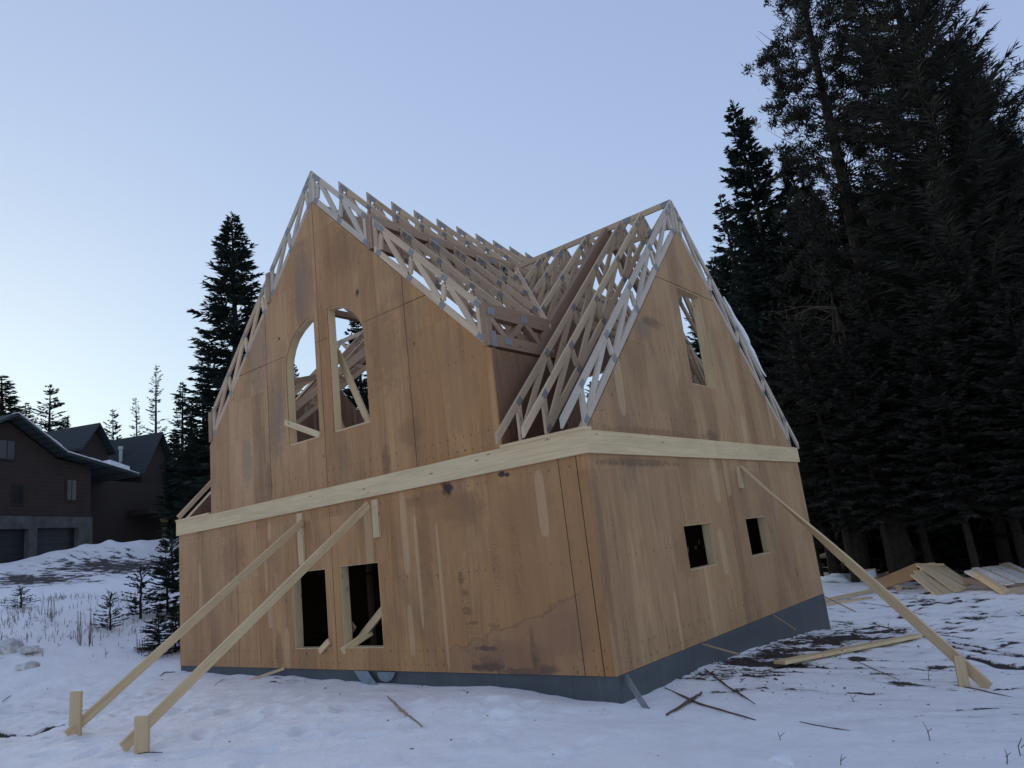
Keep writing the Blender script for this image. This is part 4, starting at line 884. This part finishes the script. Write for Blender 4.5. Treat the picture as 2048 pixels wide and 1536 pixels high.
plant_az(V_dense, -64.8, 74, 9.5, 'low bushy spruce beyond the log house porch, left one', 'spruce_tree', group=LG, sx=1.3)
plant_az(V_dense, -63.0, 66, 10.5, 'low bushy spruce beyond the log house porch, right one', 'spruce_tree', group=LG, sx=1.3)
plant_az(V_dense, -61.3, 44, 9.5, 'bushy dark spruce at the left corner of the plywood house', 'spruce_tree', group=LG, sx=1.2)
plant_az(V_sp2, -55.6, 50, 15.5, 'spruce seen through the left arched opening', 'spruce_tree', group=LG)
plant_az(V_sp, -50.8, 40, 19.6, 'spruce seen through the right arched opening', 'spruce_tree', group=LG)
plant_az(V_sp2, -47, 44, 12, 'spruce standing hidden behind the front gable', 'spruce_tree', group=LG)
for az, d, el, sx, lab in ((-64.5, 62, 11.0, 1.2, 'leftmost of the crowded spruces filling the gap beside the plywood house'), (-63.2, 58, 12.4, 1.2, 'full spruce in the gap beside the plywood house, behind the pointed ones'), (-61.7, 50, 12.6, 1.1, 'full spruce in the gap, nearest the plywood wall'), (-75.2, 72, 13.2, 1.5, 'bushy spruce filling the extreme left behind the log house ridge'), (-74.0, 74, 12.6, 1.5, 'bushy spruce between two dense ones at the left edge'), (-71.3, 72, 12.0, 1.3, 'bushy low spruce right of the wide layered one')):
    plant_az(V_sp if el > 12.5 or el < 12.2 else V_sp2, az, d, el, lab, 'spruce_tree', group=LG, sx=sx)
# right wood
RG = 'trees of the dark wood on the right'
plant_az(V_pine, -10.8, 27, 41, 'huge pine with clumped branches, left of the two tallest trees on the right', 'pine_tree', group=RG, rz=.5, sx=1.0)
plant_az(V_pine2, -4.6, 25, 42, 'huge broad pine, right of the two tallest trees on the right', 'pine_tree', group=RG, rz=2.1, sx=1.0)
plant_az(V_pine2, -1.6, 30, 29, 'big dark pine behind the right shoulder of the tallest tree', 'pine_tree', group=RG, rz=4.4, sx=1.0)
plant_az(V_sp, -16.7, 31, 30.2, 'pointed spruce at the left flank of the right wood', 'spruce_tree', group=RG, rz=2, sx=.95)
plant_az(V_sp2, -19.3, 38, 24.2, 'small pointed spruce at the far left tip of the right wood', 'spruce_tree', group=RG, sx=1.1)
plant_az(V_sp, -13.7, 33, 26.6, 'pointed spruce between the flank spruce and the tallest pine', 'spruce_tree', group=RG, sx=.9)
plant_az(V_sp, -17.6, 36, 23.0, 'dark spruce behind the pointed flank spruce', 'spruce_tree', group=RG)
plant_az(V_bare, 1.1, 29, 26.2, 'sparse half-bare spruce at the right edge of the photo', 'spruce_tree', group=RG)
plant_az(V_bare, .1, 31, 23, 'thin bare-limbed tree left of the sparse one at the right edge', 'spruce_tree', group=RG)
plant_az(V_sp2, -21.3, 60, 19.8, 'distant spruce just right of the cross roof ridge', 'spruce_tree', group=RG, sx=1.4)
fills = [(-20.4, 55, 19.5), (-19.0, 48, 20), (-22.5, 60, 16.5), (-18.2, 31, 17), (-15.2, 29, 19.5), (-12.4, 30, 21), (-9.4, 31, 22), (-7.4, 26.5, 19), (-5.6, 31, 22), (-3.4, 28, 20), (-1.4, 27, 21), (.8, 26, 19), (3.2, 28, 21), (-16.4, 38, 19), (-13.8, 40, 21), (-10.6, 38, 22), (-6.6, 37, 23), (-2.6, 36, 23), (1.6, 36, 20), (4.5, 34, 24), (-12.0, 26.5, 15), (-4.4, 26.5, 16), (-8.6, 44, 21), (-.4, 33, 23), (-24.5, 62, 13), (-27, 66, 12), (-32, 60, 12)]
for az, d, el in ((-17.8, 25.5, 11), (-15.6, 24, 14), (-13.2, 23.6, 12), (-10.9, 24.4, 16), (-8.3, 23.0, 12), (-5.6, 23.8, 17), (-3.0, 22.5, 13), (-.4, 23.5, 15), (2.2, 23, 13)):
    plant_az(V_skirt, az, d, el, 'low drooping evergreen at the dark front edge of the right wood', 'spruce_tree', group='drooping evergreens at the front edge of the right wood')
for i, (az, d, el) in enumerate(fills):
    v = [V_dense, V_sp2, V_dense, V_sp][i % 4]
    plant_az(v, az, d, el, 'dark mid-height evergreen lost in the shadowed wood on the right', 'spruce_tree', group='shadowed evergreens of the right wood', sx=1.25)
# bare lower trunks at the front of the wood
def bare_trunk(px, py, d, h_, r, lean, label, seed):
    a = ata(px, py, d); a.z = gz(a.x, a.y); mb = MB(seed); rr = random.Random(seed)
    mb.tube([a-Vector((0, 0, .4))]+[a+Vector((lean*h_*f+rr.uniform(-.03, .03), 0, h_*f)) for f in (.1, .3, .5, .7, 1)], [r*1.15, r*1.05, r*.95, r*.88, r*.8, r*.05], 10)
    t = empty('pine_tree', a); mb2 = MB(seed+1)
    tr = mb.build('trunk', M['trunkbark'], t, smooth=True); tr.matrix_parent_inverse = Matrix.Translation(-a)
    for k in range(26):
        z = rr.uniform(1.5, h_); an = rr.uniform(0, 6.28); b = a+Vector((lean*z, 0, z)); L_ = rr.uniform(.5, 2.2)
        e = b+Vector((math.cos(an)*L_, math.sin(an)*L_, rr.uniform(-.7, .3))); m_ = b.lerp(e, .5)+Vector((0, 0, .15)); mb2.tube([b, m_, e], [.022, .014, .004], 4)
        for q in range(4): c_ = b.lerp(e, rr.uniform(.4, 1)); mb2.tube([c_, c_+Vector((rr.uniform(-.4, .4), rr.uniform(-.4, .4), rr.uniform(-.5, .2)))], [.007, .002], 3)
    o = mb2.build('dead_branches', mat_bare, t); o.matrix_parent_inverse = Matrix.Translation(-a); return tag(t, label, 'tree', 'bare-stemmed trees at the front of the right wood')
mat_bare = mat_simple('dead_twig', (.07, .052, .04), .9, .1, (.13, .10, .075), 8)
bare_trunk(1805, 1130, 24.3, 8.5, .36, -.03, 'thickest bare-stemmed tree, straight behind the plywood offcut', 800)
bare_trunk(1722, 1135, 25, 9, .22, .10, 'medium bare-stemmed tree leaning right, left of the thickest one', 802)
bare_trunk(1665, 1120, 25.5, 9, .17, .02, 'slim bare-stemmed tree just right of the house corner', 804)
bare_trunk(1690, 1120, 27, 9, .13, -.02, 'slimmest bare-stemmed tree between the house corner and the leaning one', 806)
bare_trunk(2010, 1120, 25, 8, .16, .05, 'slim bare-stemmed tree behind the right lumber heap', 808)
bare_trunk(1900, 1115, 28, 9, .14, .02, 'slim bare-stemmed tree behind the gap between the lumber heaps', 810)
# saplings and brush on the left slope
SG = 'young spruces on the left slope'
def sap(v, px, py, h_, label, sx=1):
    a = ata(px, py, sapd); plant(v, a.x, a.y, h_, label, 'spruce_sapling', 'sapling', SG, sx=sx)
sapd = 19.5; sap(V_sap, 220, 1232, .85, 'smallest young spruce standing alone on the left slope')
sapd = 20.5; sap(V_sap, 282, 1218, 1.25, 'young spruce right of the smallest one on the left slope')
sapd = 21; sap(V_sap2, 335, 1230, 1.4, 'wide young spruce against the left wall edge, upper branches bare', 1.1)
sapd = 18.5; sap(V_sap2, 318, 1240, .75, 'low bushy young spruce at the foot of the left slope', 1.5)
sapd = 18; sap(V_sap2, 350, 1242, .9, 'low bushy spruce touching the left wall edge', 1.5)
sapd = 25; sap(V_sap2, 345, 1150, 1.8, 'taller young spruce hiding behind the left wall edge', 1.0)
sapd = 21.5; sap(V_sap, 42, 1195, .5, 'tiny bushy spruce among dry stems at far left', 1.8)
mb = MB(900); rr = random.Random(77)
for k in range(950):
    px = rr.uniform(-60, 350); py = rr.uniform(1188, 1240) if rr.random() < .7 else rr.uniform(1150, 1200)
    d = rr.uniform(17.5, 24); a = ata(px, 1205, d); a.z = gz(a.x, a.y)
    if fbm(a.x*.5, a.y*.5, 2, 3) < -.1 and rr.random() < .8: continue
    h_ = rr.uniform(.04, .2); lx, ly = rr.uniform(-.25, .25)*h_*1.5, rr.uniform(-.2, .2)*h_
    mb.tube([a, a+Vector((lx*.4, ly*.4, h_*.6)), a+Vector((lx, ly, h_))], [.006, .004, .002], 3)
    if rr.random() < .7: mb.tube([a+Vector((lx*.4, ly*.4, h_*.3)), a+Vector((rr.uniform(-.2, .2), rr.uniform(-.1, .1), h_*.6))], [.004, .002], 3)
    if rr.random() < .5: mb.tube([a+Vector((lx*.4, ly*.4, h_*.5)), a+Vector((lx*.4+rr.uniform(-.12, .12), ly*.4, h_*.9))], [.003, .0015], 3)
o = mb.build('dry_grass', mat_simple('dry_stems', (.11, .085, .065), .9, .1, (.2, .16, .12), 5)); tag(o, 'dry dark stems and grass poking through snow on the left slope', 'grass', kind='stuff')
for i, (px, py, d, h_) in enumerate([(170, 1232, 18.5, .75), (96, 1228, 20, .5), (290, 1238, 18.2, .45)]):
    mb = MB(910+i); rr = random.Random(i+5); a = ata(px, py, d); a.z = gz(a.x, a.y)
    for k in range(9):
        b = a+Vector((rr.uniform(-.15, .15), rr.uniform(-.15, .15), 0)); mb.tube([b-Vector((0, 0, .05)), b+Vector((rr.uniform(-.1, .1), 0, h_*rr.uniform(.6, 1)))], [.008, .003], 4)
    single(mb, 'bare_shrub', bark, ['clump of tall bare stems right of the middle of the left slope', 'low bare shrub on the left slope, left of the tall stems', 'low bare shrub under the saplings near the left wall'][i], 'shrub', 'bare shrubs on the left slope', loc=a)
#@@LOGHOUSE
hx = Vector((.4498, -.8931, 0)); hn = Vector((.8931, .4498, 0)); hc = Vector((-44.056, 10.994, 0))
lh = empty('log_house', hc+Vector((0, 0, 3.8))); tag(lh, 'dark red-brown log house with two garage doors on the left slope', 'house')
def LP(e, z, off=0): return hc+hx*e-hn*off+Vector((0, 0, z))
def lb(mb, name, mat, par=None):
    o = mb.build(name, mat, par or lh)
    if par is None: o.matrix_parent_inverse = Matrix.Translation(-lh.location)
    return o
g = NG('log_siding'); co = objco(g); sep = g.n('ShaderNodeSeparateXYZ'); g.link(co, sep.inputs[0])
fz = g.math('FRACT', g.math('DIVIDE', sep.outputs[2], .24)); nn = g.noise(co, 1.5, 4)
c = g.mix(g.mapr(nn, .3, .7), (.058, .038, .031), (.042, .030, .027)); c = g.mix(g.mapr(fz, .12, .0), c, (.02, .012, .01)); wood_log = g.fin(c, .8, .2)
stone = mat_simple('stone_cladding', (.12, .12, .115), .9, .2, (.07, .068, .068), 1.6, .5); dark = mat_simple('dark_door_paint', (.020, .022, .027), .5, .4)
g = NG('shingles'); co = objco(g); sep = g.n('ShaderNodeSeparateXYZ'); g.link(co, sep.inputs[0]); fz = g.math('FRACT', g.math('DIVIDE', sep.outputs[2], .22)); nn = g.noise(co, 6, 4)
c = g.mix(nn, (.035, .045, .05), (.06, .068, .07)); c = g.mix(g.mapr(fz, .25, .1), c, (.015, .02, .022)); shingle = g.fin(c, .85, .2)
glass = mat_simple('dark_glass', (.015, .018, .022), .15, .5); darkwood = mat_simple('dark_timber', (.04, .03, .026), .8, .2); postw = mat_simple('porch_timber', (.26, .17, .09), .8, .2)
mb = MB(1000); mb.prism([LP(0, 6.2, 0), LP(12, 6.2, 0), LP(12, 9.35, 0), LP(9.35, 9.6, 0), LP(5.94, 11.4, 0), LP(2.55, 9.6, 0), LP(0, 9.35, 0)], -hn*10, ax=hx); wl = lb(mb, 'wall', wood_log)
mb = MB(1001); mb.prism([LP(-.05, 3.2, -.12), LP(12, 3.2, -.12), LP(12, 6.2, -.12), LP(-.05, 6.2, -.12)], -hn*10, ax=hx, holes=[[LP(a, z, -.12) for a, z in rect(1.03, 3.75, 3.9, 5.55)], [LP(a, z, -.12) for a, z in rect(4.45, 3.7, 7.4, 5.5)]]); lb(mb, 'stone_base', stone)
for a, b, z0_, z1_ in ((1.03, 3.9, 3.75, 5.55), (4.45, 7.4, 3.7, 5.5)):
    mb = MB(int(a*10)+1002)
    for k in range(4): mb.prism([LP(q, z, .18) for q, z in rect(a, z0_+(z1_-z0_)*k/4+.01, b, z0_+(z1_-z0_)*(k+1)/4)], -hn*.05, ax=hx)
    lb(mb, 'garage_door', dark)
for r in (rect(1.1, 7.1, 1.95, 8.5), rect(4.75, 6.8, 5.5, 8.0), rect(5.4, 9.2, 6.5, 10.4)):
    mb = MB(1010); mb.prism([LP(q, z, -.05) for q, z in r], -hn*.04, ax=hx); f = lb(mb, 'window', darkwood)
    a, b = r[0]; c_, d_ = r[2]; mb = MB(1011)
    for sx0, sx1 in ((a+.1, (a+c_)/2-.03), ((a+c_)/2+.03, c_-.1)): mb.prism([LP(q, z, -.06) for q, z in rect(sx0, b+.1, sx1, d_-.1)], hn*.01, ax=hx)
    o = lb(mb, 'pane', glass, f); 
# roof skins
mb = MB(1020)
prof = [(-3.4, 8.86), (2.5, 9.75), (5.94, 11.62), (9.4, 9.75), (15.2, 8.86)]
for (a, b) in zip(prof, prof[1:]):
    mb.prism([LP(a[0], a[1], -.7), LP(b[0], b[1], -.7), LP(b[0], b[1]+.16, -.7), LP(a[0], a[1]+.16, -.7)], -hn*11, ax=hx)
rf = lb(mb, 'roof', shingle)
mb = MB(1021); snowm = M['snow_lump']
for k in range(9):
    f = .06+k*.1; f2 = f+.055; A_ = lambda f_: (5.94+(2.5-5.94)*f_, 11.62+(9.75-11.62)*f_+.165)
    a, b = A_(f), A_(f2); mb.prism([LP(a[0], a[1], -.7), LP(b[0], b[1], -.7), LP(b[0], b[1], .6), LP(a[0], a[1], .6)], (0, 0, .10), ax=hx)
mb.prism([LP(2.4, 9.92, -.7), LP(-3.35, 9.03, -.7), LP(-3.35, 9.03, -.5), LP(2.4, 9.92, -.45)], (0, 0, .07), ax=hx)
mb.prism([LP(-.9, 9.50, -.6), LP(-2.6, 9.20, -.6), LP(-3.3, 9.1, 1.2), LP(-.9, 9.5, 2.6)], (0, 0, .28), ax=hx)
for (a0, b0), (a1, b1), f0, f1 in (((5.94, 11.79), (2.5, 9.92), .0, 1), ((2.5, 9.92), (-3.4, 9.03), 0, .98)):
    for k in range(7):
        u0 = f0+(f1-f0)*k/7; u1 = f0+(f1-f0)*(k+.93)/7; mb.prism([LP(a0+(a1-a0)*u0, b0+(b1-b0)*u0, -.78), LP(a0+(a1-a0)*u1, b0+(b1-b0)*u1, -.78), LP(a0+(a1-a0)*u1, b0+(b1-b0)*u1+.03+.02*(k % 3), -.78), LP(a0+(a1-a0)*u0, b0+(b1-b0)*u0+.03+.02*(k % 3), -.78)], -hn*.5, ax=hx)
lb(mb, 'roof_snow', snowm)
# recessed wall and porch on the right of the garage
mb = MB(1030); mb.prism([LP(-9.5, 3.6, 2.2), LP(-.02, 3.6, 2.2), LP(-.02, 9.0, 2.2), LP(-9.5, 9.0, 2.2)], -hn*7, ax=hx); lb(mb, 'wing_wall', darkwood)
# gabled wings: ridge along hn
def wing(ec, half, zr, ze, o0, o1, seed, zlow):
    mb = MB(seed); mb.prism([LP(ec+half*.86, zlow, o0), LP(ec-half*.86, zlow, o0), LP(ec-half*.86, ze+.2, o0), LP(ec, zr-.25, o0), LP(ec+half*.86, ze+.2, o0)], -hn*(o1-o0-.3), ax=hx); lb(mb, 'wing_wall', darkwood)
    mb = MB(seed+1)
    for s in (1, -1): mb.prism([LP(ec+half*s, ze, o0-.5), LP(ec, zr, o0-.5), LP(ec, zr+.15, o0-.5), LP(ec+half*s, ze+.15, o0-.5)], -hn*(o1-o0), ax=hn)
    return lb(mb, 'roof', shingle)
wing(-3.0, 1.5, 12.75, 10.85, 2.6, 8.2, 1040, 8.8)
rw = wing(-9.2, 2.0, 12.9, 9.6, 2.6, 8.6, 1050, 3.6)
mb = MB(1060); q = LP(-8.0, 10.4, 4.8); mb.tube([q, q+Vector((0, 0, 1.5))], [.13, .13], 10); mb.tube([q+Vector((0, 0, 1.5)), q+Vector((0, 0, 1.75))], [.19, .19], 10); o = lb(mb, 'chimney_pipe', mat_simple('galvanized_pipe', (.5, .52, .54), .4, .5, None, 5, 0, .5))
mb = MB(1061); mb.prism([LP(-5.6, 6.6, .4), LP(-14.5, 6.6, .4), LP(-14.5, 6.95, .4), LP(-5.6, 6.95, .4)], -hn*4, ax=hx); lb(mb, 'porch_deck', darkwood)
for i, e_ in enumerate((-7.4, -8.9, -10.4, -11.9, -13.4)):
    mb = MB(1070+i); mb.beam(LP(e_, 3.6, .6), LP(e_, 6.6, .6), .22, .22, up=hx); 
    for s in (1, -1): mb.beam(LP(e_, 5.7, .6), LP(e_+s*.55, 6.55, .6), .12, .12, up=hx)
    lb(mb, 'porch_post', postw)
mb = MB(1080); mb.prism([LP(-10.2, 9.0, 1), LP(-14.8, 7.9, 1), LP(-14.8, 8.05, 1), LP(-10.2, 9.15, 1)], -hn*6, ax=hx); lb(mb, 'porch_roof', shingle)
mb = MB(1081); mb.prism([LP(-10.2, 9.16, .98), LP(-14.8, 8.06, .98), LP(-14.8, 8.12, .98), LP(-10.2, 9.22, .98)], -hn*1, ax=hx); lb(mb, 'roof_snow', snowm)
